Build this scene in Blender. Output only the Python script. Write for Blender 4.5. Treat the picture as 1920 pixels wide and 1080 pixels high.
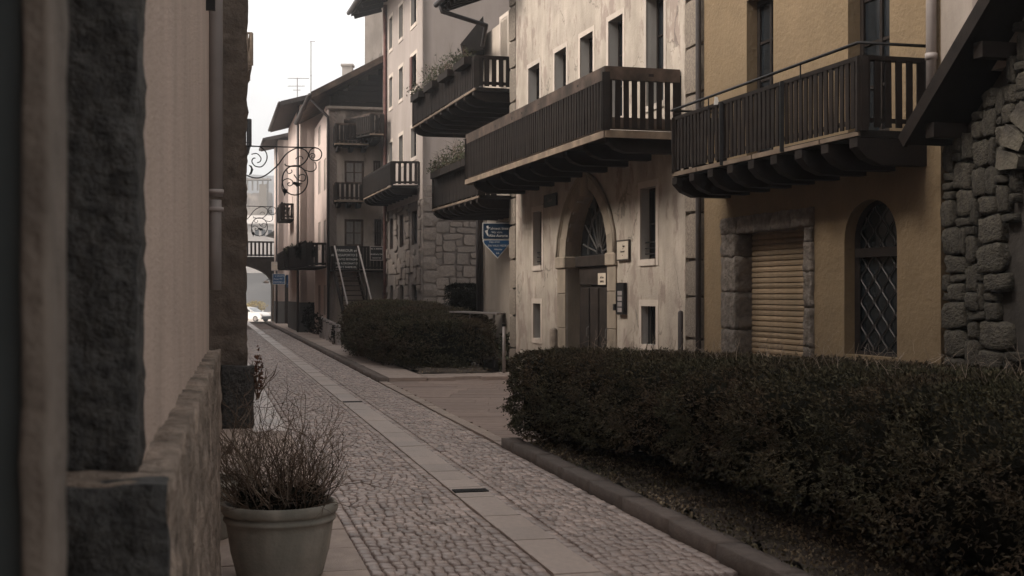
import bpy, bmesh, math, random
import numpy as np
from mathutils import Vector, Matrix, noise
from mathutils.geometry import tessellate_polygon
random.seed(7); RNG = np.random.default_rng(7)
for o in list(bpy.data.objects): bpy.data.objects.remove(o)
SC = bpy.context.scene
COL = SC.collection
# ------------------------------------------------------------------ camera, sky, sun, exposure
F, HZ, EYE = 2400.0, 550.0, 1.85          # focal length and horizon in pixels of a 1920 wide frame, eye height in metres
cam = bpy.data.cameras.new('camera'); CAM = bpy.data.objects.new('camera', cam); COL.objects.link(CAM)
CAM.location = (0, 0, EYE); CAM.rotation_euler = (math.radians(90), 0, 0)
cam.sensor_width = 36; cam.lens = F/1920*36; cam.shift_y = (HZ-540)/1920
cam.clip_start = 0.05; cam.clip_end = 4000
cam.dof.use_dof = True; cam.dof.focus_distance = 20; cam.dof.aperture_fstop = 7.0
SC.camera = CAM
SUN_DIR = Vector((-0.80, -0.20, 0.74)).normalized()
W = bpy.data.worlds.new('World'); SC.world = W; W.use_nodes = True
nt = W.node_tree; nt.nodes.clear()
out = nt.nodes.new('ShaderNodeOutputWorld'); bg = nt.nodes.new('ShaderNodeBackground')
sky = nt.nodes.new('ShaderNodeTexSky'); sky.sky_type = 'NISHITA'; sky.sun_disc = False
sky.sun_elevation = math.asin(SUN_DIR.z); sky.sun_rotation = math.atan2(SUN_DIR.x, SUN_DIR.y)
sky.air_density = 1.0; sky.dust_density = 2.0; sky.ozone_density = 1.0
# overcast: the sky's own brightness, washed of its blue, behind an even sheet of thin cloud
hs = nt.nodes.new('ShaderNodeHueSaturation'); hs.inputs['Saturation'].default_value = 0.12
tc = nt.nodes.new('ShaderNodeTexCoord'); mp = nt.nodes.new('ShaderNodeMapping'); mp.inputs['Scale'].default_value = (1, 1, 2.6)
nz = nt.nodes.new('ShaderNodeTexNoise'); nz.inputs['Scale'].default_value = 3.2; nz.inputs['Detail'].default_value = 6
rp = nt.nodes.new('ShaderNodeValToRGB')
rp.color_ramp.elements[0].position = .3; rp.color_ramp.elements[0].color = (.66, .65, .645, 1)
rp.color_ramp.elements[1].position = .62; rp.color_ramp.elements[1].color = (1.12, 1.075, 1.02, 1)
mx = nt.nodes.new('ShaderNodeMix'); mx.data_type = 'RGBA'; mx.blend_type = 'MULTIPLY'; mx.inputs[0].default_value = 1
L = nt.links.new
L(sky.outputs[0], hs.inputs['Color']); L(tc.outputs['Generated'], mp.inputs[0]); L(mp.outputs[0], nz.inputs['Vector'])
L(nz.outputs[0], rp.inputs[0]); L(hs.outputs[0], mx.inputs[6]); L(rp.outputs[0], mx.inputs[7])
L(mx.outputs[2], bg.inputs[0]); bg.inputs[1].default_value = 0.105; L(bg.outputs[0], out.inputs[0])
sl = bpy.data.lights.new('sun', 'SUN'); sl.energy = 1.05; sl.angle = math.radians(20); sl.color = (1, .93, .84)
SUN = bpy.data.objects.new('sun', sl); COL.objects.link(SUN)
SUN.rotation_euler = SUN_DIR.to_track_quat('Z', 'Y').to_euler(); SUN.location = (-20, 20, 30)
SC.view_settings.view_transform = 'Standard'; SC.view_settings.look = 'None'; SC.view_settings.gamma = 1
SC.view_settings.exposure = 1.95
SC.render.engine = 'CYCLES'; SC.cycles.max_bounces = 6; SC.cycles.diffuse_bounces = 3; SC.cycles.glossy_bounces = 2
SC.cycles.volume_bounces = 0; SC.cycles.use_denoising = True

# ------------------------------------------------------------------ materials
MATS = {}
def mat(name, col, rough=.85, var=.25, scale=2.0, col2=None, patch=None, streak=0, bump=.15, bscale=40, fine=True, metal=0,
        island=0, spec=.3, big=None, cracks=0, pscale=1.6, pthr=.56):
    """procedural surface: base colour broken by noise, optional patches of a second colour, rain streaks and fine relief"""
    if name in MATS: return MATS[name]
    m = bpy.data.materials.new(name); m.use_nodes = True; MATS[name] = m
    t = m.node_tree; N = t.nodes; l = t.links.new
    b = N['Principled BSDF']; b.inputs['Roughness'].default_value = rough; b.inputs['Metallic'].default_value = metal
    b.inputs['Specular IOR Level'].default_value = spec
    tc = N.new('ShaderNodeTexCoord'); co = tc.outputs['Object']
    def noise_(s, d=5, vec=None, r=.55):
        n = N.new('ShaderNodeTexNoise'); n.inputs['Scale'].default_value = s; n.inputs['Detail'].default_value = d
        n.inputs['Roughness'].default_value = r; l(vec or co, n.inputs['Vector']); return n.outputs[0]
    def ramp(f, p0, c0, p1, c1):
        r = N.new('ShaderNodeValToRGB'); e = r.color_ramp.elements
        e[0].position, e[0].color = p0, (*c0, 1); e[1].position, e[1].color = p1, (*c1, 1); l(f, r.inputs[0]); return r.outputs[0]
    def mix(a, bb, f=1.0, mode='MULTIPLY'):
        x = N.new('ShaderNodeMix'); x.data_type = 'RGBA'; x.blend_type = mode
        if isinstance(f, float): x.inputs[0].default_value = f
        else: l(f, x.inputs[0])
        for v, i in ((a, 6), (bb, 7)):
            if isinstance(v, tuple): x.inputs[i].default_value = (*v, 1)
            else: l(v, x.inputs[i])
        return x.outputs[2]
    c = ramp(noise_(scale, 6), .3, tuple(x*(1-var) for x in col), .7, tuple(min(1, x*(1+var)) for x in col))
    if col2: c = mix(c, ramp(noise_(scale*.35, 5), .38, (0, 0, 0), .62, (1, 1, 1)), 0.0, 'MIX') if False else mix(c, col2, ramp(noise_(scale*.35, 5), .40, (0, 0, 0), .64, (1, 1, 1)), 'MIX')
    if patch:
        pm = N.new('ShaderNodeMapping'); pm.inputs['Scale'].default_value = (1.6, 1.6, .8); l(co, pm.inputs[0]); f = ramp(noise_(pscale, 9, pm.outputs[0], .66), pthr, (0, 0, 0), pthr+.05, (.75, .75, .75)); c = mix(c, patch, f, 'MIX')
    if streak:
        mpn = N.new('ShaderNodeMapping'); mpn.inputs['Scale'].default_value = (2.6, 2.6, .55); l(co, mpn.inputs[0])
        g = 1-streak
        c = mix(c, ramp(noise_(1.0, 8, mpn.outputs[0], .65), .3, (g, g, g*.97), .68, (1, 1, 1)))
    if cracks:
        v = N.new('ShaderNodeTexVoronoi'); v.feature = 'DISTANCE_TO_EDGE'; v.inputs['Scale'].default_value = .55
        dv = N.new('ShaderNodeVectorMath'); dv.operation = 'ADD'; nn = N.new('ShaderNodeTexNoise'); nn.inputs['Scale'].default_value = 2.5; nn.inputs['Detail'].default_value = 6
        l(co, nn.inputs['Vector']); l(co, dv.inputs[0]); l(nn.outputs[1], dv.inputs[1]); l(dv.outputs[0], v.inputs['Vector'])
        gate = noise_(.8, 2)
        mm = N.new('ShaderNodeMath'); mm.operation = 'MULTIPLY_ADD'; mm.inputs[1].default_value = -.10; mm.inputs[2].default_value = .047; l(gate, mm.inputs[0])
        lt = N.new('ShaderNodeMath'); lt.operation = 'SUBTRACT'; l(v.outputs[0], lt.inputs[0]); l(mm.outputs[0], lt.inputs[1])
        c = mix(c, ramp(lt.outputs[0], .0, (cracks,)*3, .006, (1, 1, 1)))
    if island:
        gi = N.new('ShaderNodeNewGeometry')
        c = mix(c, ramp(gi.outputs['Random Per Island'], 0, (1-island,)*3, 1, (1+island,)*3))
    if fine:
        oi = N.new('ShaderNodeObjectInfo')
        c = mix(c, ramp(oi.outputs['Random'], 0, (.86, .86, .86), 1, (1.1, 1.08, 1.06)))
    l(c, b.inputs['Base Color'])
    if bump:
        bn = N.new('ShaderNodeBump'); bn.inputs['Strength'].default_value = bump; bn.inputs['Distance'].default_value = .02
        h = noise_(bscale, 6, r=.6)
        if big:
            ad = N.new('ShaderNodeMath'); ad.operation = 'MULTIPLY_ADD'; ad.inputs[1].default_value = 3.0; l(noise_(big, 4), ad.inputs[0]); l(h, ad.inputs[2]); h = ad.outputs[0]
        l(h, bn.inputs['Height']); l(bn.outputs[0], b.inputs['Normal'])
    return m
def wood(name, col, light=None):
    if name in MATS: return MATS[name]
    m = mat(name, col, .75, .35, 6, col2=light, bump=0, spec=.18)
    t = m.node_tree; N = t.nodes; l = t.links.new; b = N['Principled BSDF']
    tc = N.new('ShaderNodeTexCoord'); w = N.new('ShaderNodeTexNoise'); w.inputs['Scale'].default_value = 60; w.inputs['Detail'].default_value = 4
    l(tc.outputs['Object'], w.inputs['Vector']); bn = N.new('ShaderNodeBump'); bn.inputs['Strength'].default_value = .25; bn.inputs['Distance'].default_value = .01
    l(w.outputs[0], bn.inputs['Height']); l(bn.outputs[0], b.inputs['Normal']); return m
def glass(name, col=(.012, .014, .016), rough=.12):
    if name in MATS: return MATS[name]
    m = bpy.data.materials.new(name); m.use_nodes = True; MATS[name] = m
    t = m.node_tree; b = t.nodes['Principled BSDF']; b.inputs['Roughness'].default_value = rough
    b.inputs['Specular IOR Level'].default_value = .5
    n = t.nodes.new('ShaderNodeTexNoise'); n.inputs['Scale'].default_value = 3; r = t.nodes.new('ShaderNodeValToRGB')
    r.color_ramp.elements[0].color = (*[c*.6 for c in col], 1); r.color_ramp.elements[1].color = (*[c*1.8 for c in col], 1)
    t.links.new(n.outputs[0], r.inputs[0]); t.links.new(r.outputs[0], b.inputs['Base Color'])
    bn = t.nodes.new('ShaderNodeBump'); bn.inputs['Strength'].default_value = .05; t.links.new(n.outputs[0], bn.inputs['Height']); t.links.new(bn.outputs[0], b.inputs['Normal'])
    return m
M_OLD = mat('aged_plaster', (.44, .37, .305), .9, .16, 2.2, patch=(.29, .22, .185), streak=.30, bump=.4, bscale=22, cracks=.6, pscale=1.7, pthr=.535, fine=False)
M_YEL = mat('ochre_roughcast', (.205, .143, .083), .92, .08, 2.5, streak=.08, bump=.9, bscale=16, fine=False)
M_B4 = mat('cream_plaster', (.32, .265, .235), .9, .07, .8, streak=.14, bump=.2, bscale=18, fine=False)
M_R3 = mat('beige_plaster', (.44, .365, .30), .9, .10, 1.1, streak=.2, bump=.25, bscale=20, fine=False)
M_B5 = mat('grey_brown_plaster', (.33, .275, .235), .92, .16, .9, patch=(.20, .165, .145), streak=.3, bump=.3, bscale=15, pscale=.8, pthr=.56, fine=False)
M_PINK = mat('pink_plaster', (.60, .475, .42), .9, .08, .8, streak=.14, bump=.2, bscale=15, fine=False)
M_LEFT = mat('combed_plaster', (.56, .43, .36), .9, .10, 2.2, streak=.16, bump=1.0, bscale=70, fine=False)
M_SURR = mat('window_surround_plaster', (.47, .40, .34), .9, .10, 3, bump=.15, bscale=30)
M_REV = mat('reveal_plaster', (.40, .37, .335), .9, .12, 2, bump=.15, bscale=30)
M_QUOIN = mat('quoin_stone', (.225, .185, .148), .95, .3, 7, bump=1.0, bscale=22)
M_PORT = mat('portal_stone', (.27, .22, .17), .92, .18, 3, streak=.15, bump=.4, bscale=35)
M_STONE = mat('rubble_stone', (.065, .056, .046), .92, .4, 6, col2=(.105, .092, .07), bump=.9, bscale=16, big=5)
M_STONE2 = mat('pale_rubble_stone', (.155, .128, .11), .92, .3, 5, bump=.8, bscale=16)
M_MORTAR = mat('dark_mortar', (.05, .043, .037), 1, .3, 5, bump=.5, bscale=20)
M_MORT2 = mat('pale_mortar', (.12, .10, .088), 1, .25, 4, bump=.5, bscale=20)
M_GRAN = mat('dark_granite', (.034, .032, .030), .7, .8, 30, bump=.9, bscale=45, big=8, spec=.4)
M_DADO = mat('rough_dado_stone', (.27, .21, .168), .95, .5, 9, streak=.6, bump=.9, bscale=30, big=9)
M_JAMB = mat('jamb_stone', (.135, .11, .092), .9, .25, 9, bump=.6, bscale=30)
M_SHOP = mat('shop_frame_stone', (.15, .125, .105), .95, .4, 9, bump=1.0, bscale=24, big=7)
M_WOOD = wood('dark_wood', (.017, .0118, .0092))
M_WOODR = wood('weathered_rail_wood', (.10, .07, .054), (.035, .026, .021))
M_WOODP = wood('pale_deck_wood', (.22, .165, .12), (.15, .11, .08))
M_RED = wood('reddish_wood', (.10, .048, .04))
M_DOOR = wood('door_wood', (.028, .021, .017))
M_SHUT = wood('shutter_wood', (.27, .195, .125), (.22, .16, .10))
M_GLASS = glass('dark_glass'); M_CURT = glass('curtained_glass', (.14, .125, .11), .3)
M_LEAD = mat('lead_came', (.10, .092, .085), .6, .2, 8, bump=0)
M_IRON = mat('wrought_iron', (.018, .017, .017), .55, .3, 12, bump=.1, metal=.3)
M_PIPE = mat('grey_painted_pipe', (.27, .235, .22), .6, .1, 5, bump=.05, spec=.4)
M_PIPEB = mat('dark_pipe', (.055, .045, .042), .5, .2, 5, bump=.05)
M_ROOF = mat('roof_tile', (.055, .045, .042), .9, .3, 6, bump=.5, bscale=10)
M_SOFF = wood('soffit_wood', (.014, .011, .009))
M_COB = mat('porphyry_cobble', (.41, .325, .29), .36, .22, 9, col2=(.29, .23, .205), bump=.4, bscale=55, island=.3, spec=.5)
M_JOINT = mat('joint_sand', (.21, .165, .145), .95, .3, 8, bump=.4, bscale=60, fine=False)
M_SLAB = mat('pale_granite_slab', (.47, .385, .34), .34, .12, 6, bump=.2, bscale=60, spec=.45)
M_PAVE = mat('paving_slab_stone', (.40, .32, .275), .75, .16, 4, bump=.35, bscale=45)
M_FORE = mat('red_paving_stone', (.31, .235, .20), .75, .22, 4, bump=.35, bscale=40)
M_KERB = mat('kerb_granite', (.155, .124, .107), .85, .2, 10, bump=.5, bscale=50)
M_SOIL = mat('garden_soil', (.085, .066, .052), 1, .4, 9, bump=.9, bscale=25, fine=False)
M_GRND = mat('ground_gravel', (.26, .23, .20), .95, .2, .3, bump=.3, bscale=6, fine=False)
M_LOT = mat('pale_gravel', (.50, .43, .37), .95, .12, .5, bump=.3, bscale=6, fine=False)
M_LEAF = mat('yew_leaf', (.066, .061, .036), .8, .3, 3, col2=(.082, .058, .038), bump=0, island=.6, spec=.12)
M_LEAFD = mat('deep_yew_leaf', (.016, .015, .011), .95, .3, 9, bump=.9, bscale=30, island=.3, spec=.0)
M_LEAFG = mat('pot_leaf', (.05, .052, .024), .7, .3, 3, bump=0, island=.4)
M_TWIG = mat('dry_twig', (.11, .075, .052), .85, .3, 4, bump=0, island=.4)
M_TWIGP = mat('pale_twig', (.25, .20, .155), .85, .3, 4, bump=0, island=.4)
M_LITT = mat('leaf_litter', (.30, .235, .16), .85, .3, 3, col2=(.065, .065, .035), bump=0, island=.7)
M_TERRA = mat('weathered_clay', (.36, .315, .265), .88, .3, 5, col2=(.25, .235, .20), streak=.5, bump=.3, bscale=40)
M_SIGNB = mat('sign_blue', (.010, .06, .15), .45, .08, 3, bump=0)
M_SIGND = mat('sign_dark_blue', (.008, .032, .07), .45, .1, 3, bump=0)
M_WHITE = mat('white_paint', (.70, .68, .64), .5, .06, 5, bump=0)
M_BLACK = mat('black_board', (.014, .014, .014), .5, .2, 5, bump=0)
M_CREAM = mat('cream_enamel', (.52, .44, .35), .5, .1, 5, bump=0)
M_GREEN = mat('green_enamel', (.035, .045, .035), .5, .15, 5, bump=0)
M_HILL = mat('wooded_hill', (.06, .055, .052), 1, .45, .06, bump=.6, bscale=.3, fine=False)
M_PALEH = mat('far_house_render', (.45, .41, .38), .9, .1, .5, bump=0)
M_PINKSTRIP = mat('lower_dado_paint', (.11, .105, .10), .9, .15, 1.5, bump=.2)

# ------------------------------------------------------------------ scene helpers
LOC = {}
def tag(o, label=None, cat=None, group=None, kind=None):
    if label: o['label'] = label
    if cat: o['category'] = cat
    if group: o['group'] = group
    if kind: o['kind'] = kind
    return o
def thing(name, loc, label, cat, group=None, kind=None):
    o = bpy.data.objects.new(name, None); o.empty_display_size = .2; COL.objects.link(o); o.location = loc; LOC[o.name] = Vector(loc)
    return tag(o, label, cat, group, kind)
def place(name, mesh, loc, parent=None, rot=None, scale=None):
    o = bpy.data.objects.new(name, mesh); COL.objects.link(o); loc = Vector(loc); LOC[o.name] = loc
    o.location = loc - LOC[parent.name] if parent else loc
    if parent: o.parent = parent
    if rot is not None: o.rotation_euler = rot
    if scale is not None: o.scale = scale
    return o
class MB:
    """collects shapes given in world coordinates and links them as one mesh object"""
    def __init__(s): s.v, s.f = [], []
    def add(s, vs, fs):
        n = len(s.v); s.v += [tuple(p) for p in vs]; s.f += [tuple(i+n for i in f) for f in fs]; return s
    def hexa(s, p):   # 8 points: bottom 4 ccw, top 4 ccw
        return s.add(p, [(3, 2, 1, 0), (4, 5, 6, 7), (0, 1, 5, 4), (1, 2, 6, 5), (2, 3, 7, 6), (3, 0, 4, 7)])
    def box(s, c, d):
        x, y, z = c; a, b, h = d[0]/2, d[1]/2, d[2]/2
        return s.hexa([(x-a, y-b, z-h), (x+a, y-b, z-h), (x+a, y+b, z-h), (x-a, y+b, z-h), (x-a, y-b, z+h), (x+a, y-b, z+h), (x+a, y+b, z+h), (x-a, y+b, z+h)])
    def bar(s, a, b, w, h, up=(0, 0, 1)):   # square bar from a to b, w wide sideways, h tall
        a, b = Vector(a), Vector(b); d = (b-a).normalized(); up = Vector(up)
        if abs(d.dot(up)) > .98: up = Vector((0, 1, 0))
        x = d.cross(up).normalized()*(w/2); y = x.cross(d).normalized()*(h/2)
        return s.hexa([a-x-y, a+x-y, b+x-y, b-x-y, a-x+y, a+x+y, b+x+y, b-x+y])
    def tube(s, pts, r, n=6, caps=True):
        pts = [Vector(p) for p in pts]; rr = r if isinstance(r, (list, tuple)) else [r]*len(pts); vs = []; up = None
        for i, p in enumerate(pts):
            d = (pts[min(i+1, len(pts)-1)]-pts[max(i-1, 0)]).normalized()
            if up is None: up = Vector((0, 0, 1)) if abs(d.z) < .9 else Vector((1, 0, 0))
            x = d.cross(up).normalized(); y = x.cross(d).normalized(); up = y
            vs += [p+(x*math.cos(2*math.pi*k/n)+y*math.sin(2*math.pi*k/n))*rr[i] for k in range(n)]
        fs = [(i*n+k, i*n+(k+1) % n, (i+1)*n+(k+1) % n, (i+1)*n+k) for i in range(len(pts)-1) for k in range(n)]
        if caps: fs += [tuple(range(n))[::-1], tuple((len(pts)-1)*n+k for k in range(n))]
        return s.add(vs, fs)
    def lathe(s, c, prof, n=32):
        vs = [(c[0]+r*math.cos(2*math.pi*k/n), c[1]+r*math.sin(2*math.pi*k/n), c[2]+z) for r, z in prof for k in range(n)]
        return s.add(vs, [(i*n+k, i*n+(k+1) % n, (i+1)*n+(k+1) % n, (i+1)*n+k) for i in range(len(prof)-1) for k in range(n)])
    def prism(s, pts, d):   # polygon of 3-D points pushed along d, closed
        n = len(pts); d = Vector(d); a = [Vector(p) for p in pts]
        tri = tessellate_polygon([a]); s.add(a, [tuple(t) for t in tri]); s.add([p+d for p in a], [tuple(t)[::-1] for t in tri])
        return s.add(a+[p+d for p in a], [(i, (i+1) % n, n+(i+1) % n, n+i) for i in range(n)])
    def build(s, name, m, parent=None, smooth=False, bevel=0):
        v = np.array(s.v, dtype=float).reshape(-1, 3); c = (v.min(0)+v.max(0))/2
        if not parent: c[2] = v[:, 2].min()
        me = bpy.data.meshes.new(name); me.from_pydata((v-c).tolist(), [], s.f)
        bm = bmesh.new(); bm.from_mesh(me)
        if len(s.f) < 60000: bmesh.ops.recalc_face_normals(bm, faces=bm.faces)
        if bevel: bmesh.ops.bevel(bm, geom=bm.edges[:], offset=bevel, segments=1, affect='EDGES')
        bm.to_mesh(me); bm.free()
        me.materials.append(m)
        if smooth: me.polygons.foreach_set('use_smooth', [True]*len(me.polygons))
        return place(name, me, c, parent)
def rough(c, ax, ay, az, n, amp, freq, mb=None):
    """a hewn block: centre, three half-axis vectors, subdivisions per axis, noise relief"""
    mb = mb or MB(); c = Vector(c); A = [Vector(ax), Vector(ay), Vector(az)]
    for k in range(3):
        i, j = (k+1) % 3, (k+2) % 3
        for sg in (-1, 1):
            vs, fs = [], []
            for a in range(n[i]+1):
                for b in range(n[j]+1):
                    p = c+A[k]*sg+A[i]*(2*a/n[i]-1)+A[j]*(2*b/n[j]-1)
                    vs.append(p+Vector(noise.noise_vector(p*freq))*amp+Vector(noise.noise_vector(p*freq*3.1))*amp*.4)
            for a in range(n[i]):
                for b in range(n[j]):
                    q = [a*(n[j]+1)+b, (a+1)*(n[j]+1)+b, (a+1)*(n[j]+1)+b+1, a*(n[j]+1)+b+1]; fs.append(tuple(q if sg > 0 else q[::-1]))
            mb.add(vs, fs)
    return mb
def weld(o, d=.0005):
    bm = bmesh.new(); bm.from_mesh(o.data); bmesh.ops.remove_doubles(bm, verts=bm.verts, dist=d); bmesh.ops.recalc_face_normals(bm, faces=bm.faces); bm.to_mesh(o.data); bm.free()
    return o
def pix(u, v, Y): return Vector(((u-960)/F*Y, Y, EYE+(HZ-v)/F*Y))
class Frame:
    """a facade: origin, s along it, w out of it (towards the street), z up"""
    def __init__(s, O, d, flip=1):
        s.O = Vector((O[0], O[1], 0)); s.d = Vector((d[0], d[1], 0)).normalized(); s.n = Vector((s.d.y, -s.d.x, 0))*flip
        s.rz = math.atan2(s.d.y, s.d.x)
    def pt(s, a, w, z): p = s.O+s.d*a+s.n*w; return Vector((p.x, p.y, z))
    def hit(s, u, v, w=0):
        r = Vector(((u-960)/F, 1, 0)); Y = (s.O.dot(s.n)+w)/r.dot(s.n); p = r*Y
        return (p-s.O).dot(s.d), EYE+(HZ-v)/F*Y
    def S(s, u, w=0): return s.hit(u, 0, w)[0]
    def box(s, mb, s0, s1, w0, w1, z0, z1):
        return mb.hexa([s.pt(s0, w1, z0), s.pt(s1, w1, z0), s.pt(s1, w0, z0), s.pt(s0, w0, z0), s.pt(s0, w1, z1), s.pt(s1, w1, z1), s.pt(s1, w0, z1), s.pt(s0, w0, z1)])
def rect(s0, s1, z0, z1): return [(s0, z0), (s1, z0), (s1, z1), (s0, z1)]
def arch(s0, s1, z0, zs, za, n=9, k=.62, kx=.0):
    """closed outline of an arched opening; k = how full the haunches are"""
    c = (s0+s1)/2; P = [(s0, z0), (s1, z0)]
    def bez(a, b, c2, d):
        return [tuple((1-t)**3*a[i]+3*(1-t)**2*t*b[i]+3*(1-t)*t*t*c2[i]+t**3*d[i] for i in (0, 1)) for t in [j/n for j in range(n+1)]]
    h = za-zs; hw = (s1-s0)/2
    right = bez((s1, zs), (s1, zs+h*k), (c+hw*kx, za-h*.0 if kx else zs+h*.93), (c, za))
    left = [(2*c-a, b) for a, b in right][::-1]
    return P+right+left[1:]
def wall(fr, outer, holes, w=0, depth=.22, name='wall', m=None, parent=None, rm=None, close=.3):
    mb = MB(); loops = [outer]+holes; flat = [p for lp in loops for p in lp]
    tri = tessellate_polygon([[Vector((a, b, 0)) for a, b in lp] for lp in loops])
    mb.add([fr.pt(a, w, b) for a, b in flat], [tuple(t) for t in tri])
    n = len(outer); mb.add([fr.pt(a, w, b) for a, b in outer]+[fr.pt(a, w-close, b) for a, b in outer], [(i, (i+1) % n, n+(i+1) % n, n+i) for i in range(n)])
    o = mb.build(name, m, parent)
    for hole in holes:      # the plastered reveal of each opening
        r = MB(); n = len(hole); r.add([fr.pt(a, w-.001, b) for a, b in hole]+[fr.pt(a, w-depth, b) for a, b in hole], [(i, (i+1) % n, n+(i+1) % n, n+i) for i in range(n)])
        r.build('reveal', rm or m, o)
    return o
def window(fr, parent, s0, s1, z0, z1, w, fm=None, pm=None, cols=2, rows=2, fw=.06, bars=0, name='window', sill=None):
    mb = MB(); fm = fm or M_WOOD; t = .05
    fr.box(mb, s0, s0+fw, w, w+t, z0, z1); fr.box(mb, s1-fw, s1, w, w+t, z0, z1); fr.box(mb, s0+fw, s1-fw, w, w+t, z0, z0+fw); fr.box(mb, s0+fw, s1-fw, w, w+t, z1-fw, z1)
    b = fw*.7; xs = [s0+fw+(s1-s0-2*fw)*i/cols for i in range(cols+1)]; zs = [z0+fw+(z1-z0-2*fw)*i/rows for i in range(rows+1)]
    for i in range(1, cols): fr.box(mb, xs[i]-b/2, xs[i]+b/2, w+.004, w+t-.004, z0+fw, z1-fw)
    for j in range(1, rows): fr.box(mb, s0+fw, s1-fw, w+.008, w+t-.012, zs[j]-b/3, zs[j]+b/3)
    o = mb.build(name, fm, parent)
    for i in range(cols):
        for j in range(rows):
            p = MB(); fr.box(p, xs[i], xs[i+1], w+.012, w+.02, zs[j], zs[j+1]); p.build('pane', pm or M_GLASS, o)
    for k in range(bars):
        p = MB(); z = z0+(z1-z0)*.08+.09*k; p.bar(fr.pt(s0, w+t+.06, z), fr.pt(s1, w+t+.06, z), .02, .02); p.build('guard_bar', M_IRON, o)
    return o
def surround(fr, parent, s0, s1, z0, z1, w=0, b=.10, bottom=True, m=None):
    mb = MB(); e = w+.008
    fr.box(mb, s0-b, s0, w-.02, e, z0-(b if bottom else 0), z1+b); fr.box(mb, s1, s1+b, w-.02, e, z0-(b if bottom else 0), z1+b)
    fr.box(mb, s0, s1, w-.02, e, z1, z1+b)
    if bottom: fr.box(mb, s0, s1, w-.02, e+.015, z0-b, z0)
    return mb.build('surround', m or M_SURR, parent)
# hewn stones: a few lumpy prototypes, scaled and shared
def lumpy(seed, n=3, p=4.0, amp=.16):
    bm = bmesh.new(); bmesh.ops.create_cube(bm, size=2); bmesh.ops.subdivide_edges(bm, edges=bm.edges[:], cuts=n-1, use_grid_fill=True)
    for v in bm.verts:
        c = v.co; L4 = (abs(c.x)**p+abs(c.y)**p+abs(c.z)**p)**(1/p); c /= L4
        c += Vector(noise.noise_vector(c*1.3+Vector((seed*7.1, 0, 0))))*amp; c += Vector(noise.noise_vector(c*3.1+Vector((0, seed*3.3, 0))))*amp*.4
    bmesh.ops.triangulate(bm, faces=bm.faces[:]); me = bpy.data.meshes.new('stone'); bm.to_mesh(me); bm.free(); return me
def protos(cnt, m, **k):
    L_ = []
    for i in range(cnt):
        me = lumpy(i+1, **k); me.materials.append(m); L_.append(me)
    return L_
ST_D = protos(12, M_STONE, n=4, p=8, amp=.24); ST_P = protos(7, M_STONE2, n=2, p=6, amp=.16); ST_Q = protos(5, M_QUOIN, n=3, p=14, amp=.05)
for me in ST_D: me.polygons.foreach_set('use_smooth', [True]*len(me.polygons))
def stone(fr, parent, s0, s1, z0, z1, w, prot, d=.12, name='stone', gap=.012, proud=.03):
    c = fr.pt((s0+s1)/2, w-d/2+proud*random.uniform(.3, 1.3), (z0+z1)/2)
    return place(name, random.choice(prot), c, parent, (0, 0, fr.rz), ((s1-s0)/2-gap, d/2, (z1-z0)/2-gap))
def rubble(fr, parent, s0, s1, z0, z1, w, prot, unit=.14, sizes=((2, 1), (3, 2), (4, 2), (2, 2), (1, 1), (3, 1), (2, 3), (5, 3)), keep=lambda s, z: True, d=.14, gap=.012):
    nx, nz_ = int((s1-s0)/unit), int((z1-z0)/unit); used = np.zeros((nx, nz_), bool); ux, uz = (s1-s0)/nx, (z1-z0)/nz_
    for j in range(nz_):
        for i in range(nx):
            if used[i, j]: continue
            a, b = random.choice(sizes)
            a = min(a, nx-i); b = min(b, nz_-j)
            while a > 1 and used[i:i+a, j].any(): a -= 1
            while b > 1 and used[i:i+a, j:j+b].any(): b -= 1
            used[i:i+a, j:j+b] = True
            x0, x1, y0, y1 = s0+i*ux, s0+(i+a)*ux, z0+j*uz, z0+(j+b)*uz
            if all(keep(x, y) for x in (x0+.02, x1-.02) for y in (y0+.02, y1-.02)):
                g = random.uniform(.3, 1.2)*gap
                o = stone(fr, parent, x0+random.uniform(-.02, .02), x1+random.uniform(-.02, .02), y0, y1, w, prot, d, gap=g)
                o.rotation_euler[1] = random.uniform(-.09, .09)
def quoins(fr, parent, s0, s1, z0, z1, w, h=.62, d=.2):
    z = z0
    while z < z1:
        hh = h*random.uniform(.85, 1.15); stone(fr, parent, s0, s1, z, min(z+hh, z1), w, ST_Q, d, 'quoin', .006, .02); z += hh
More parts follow.
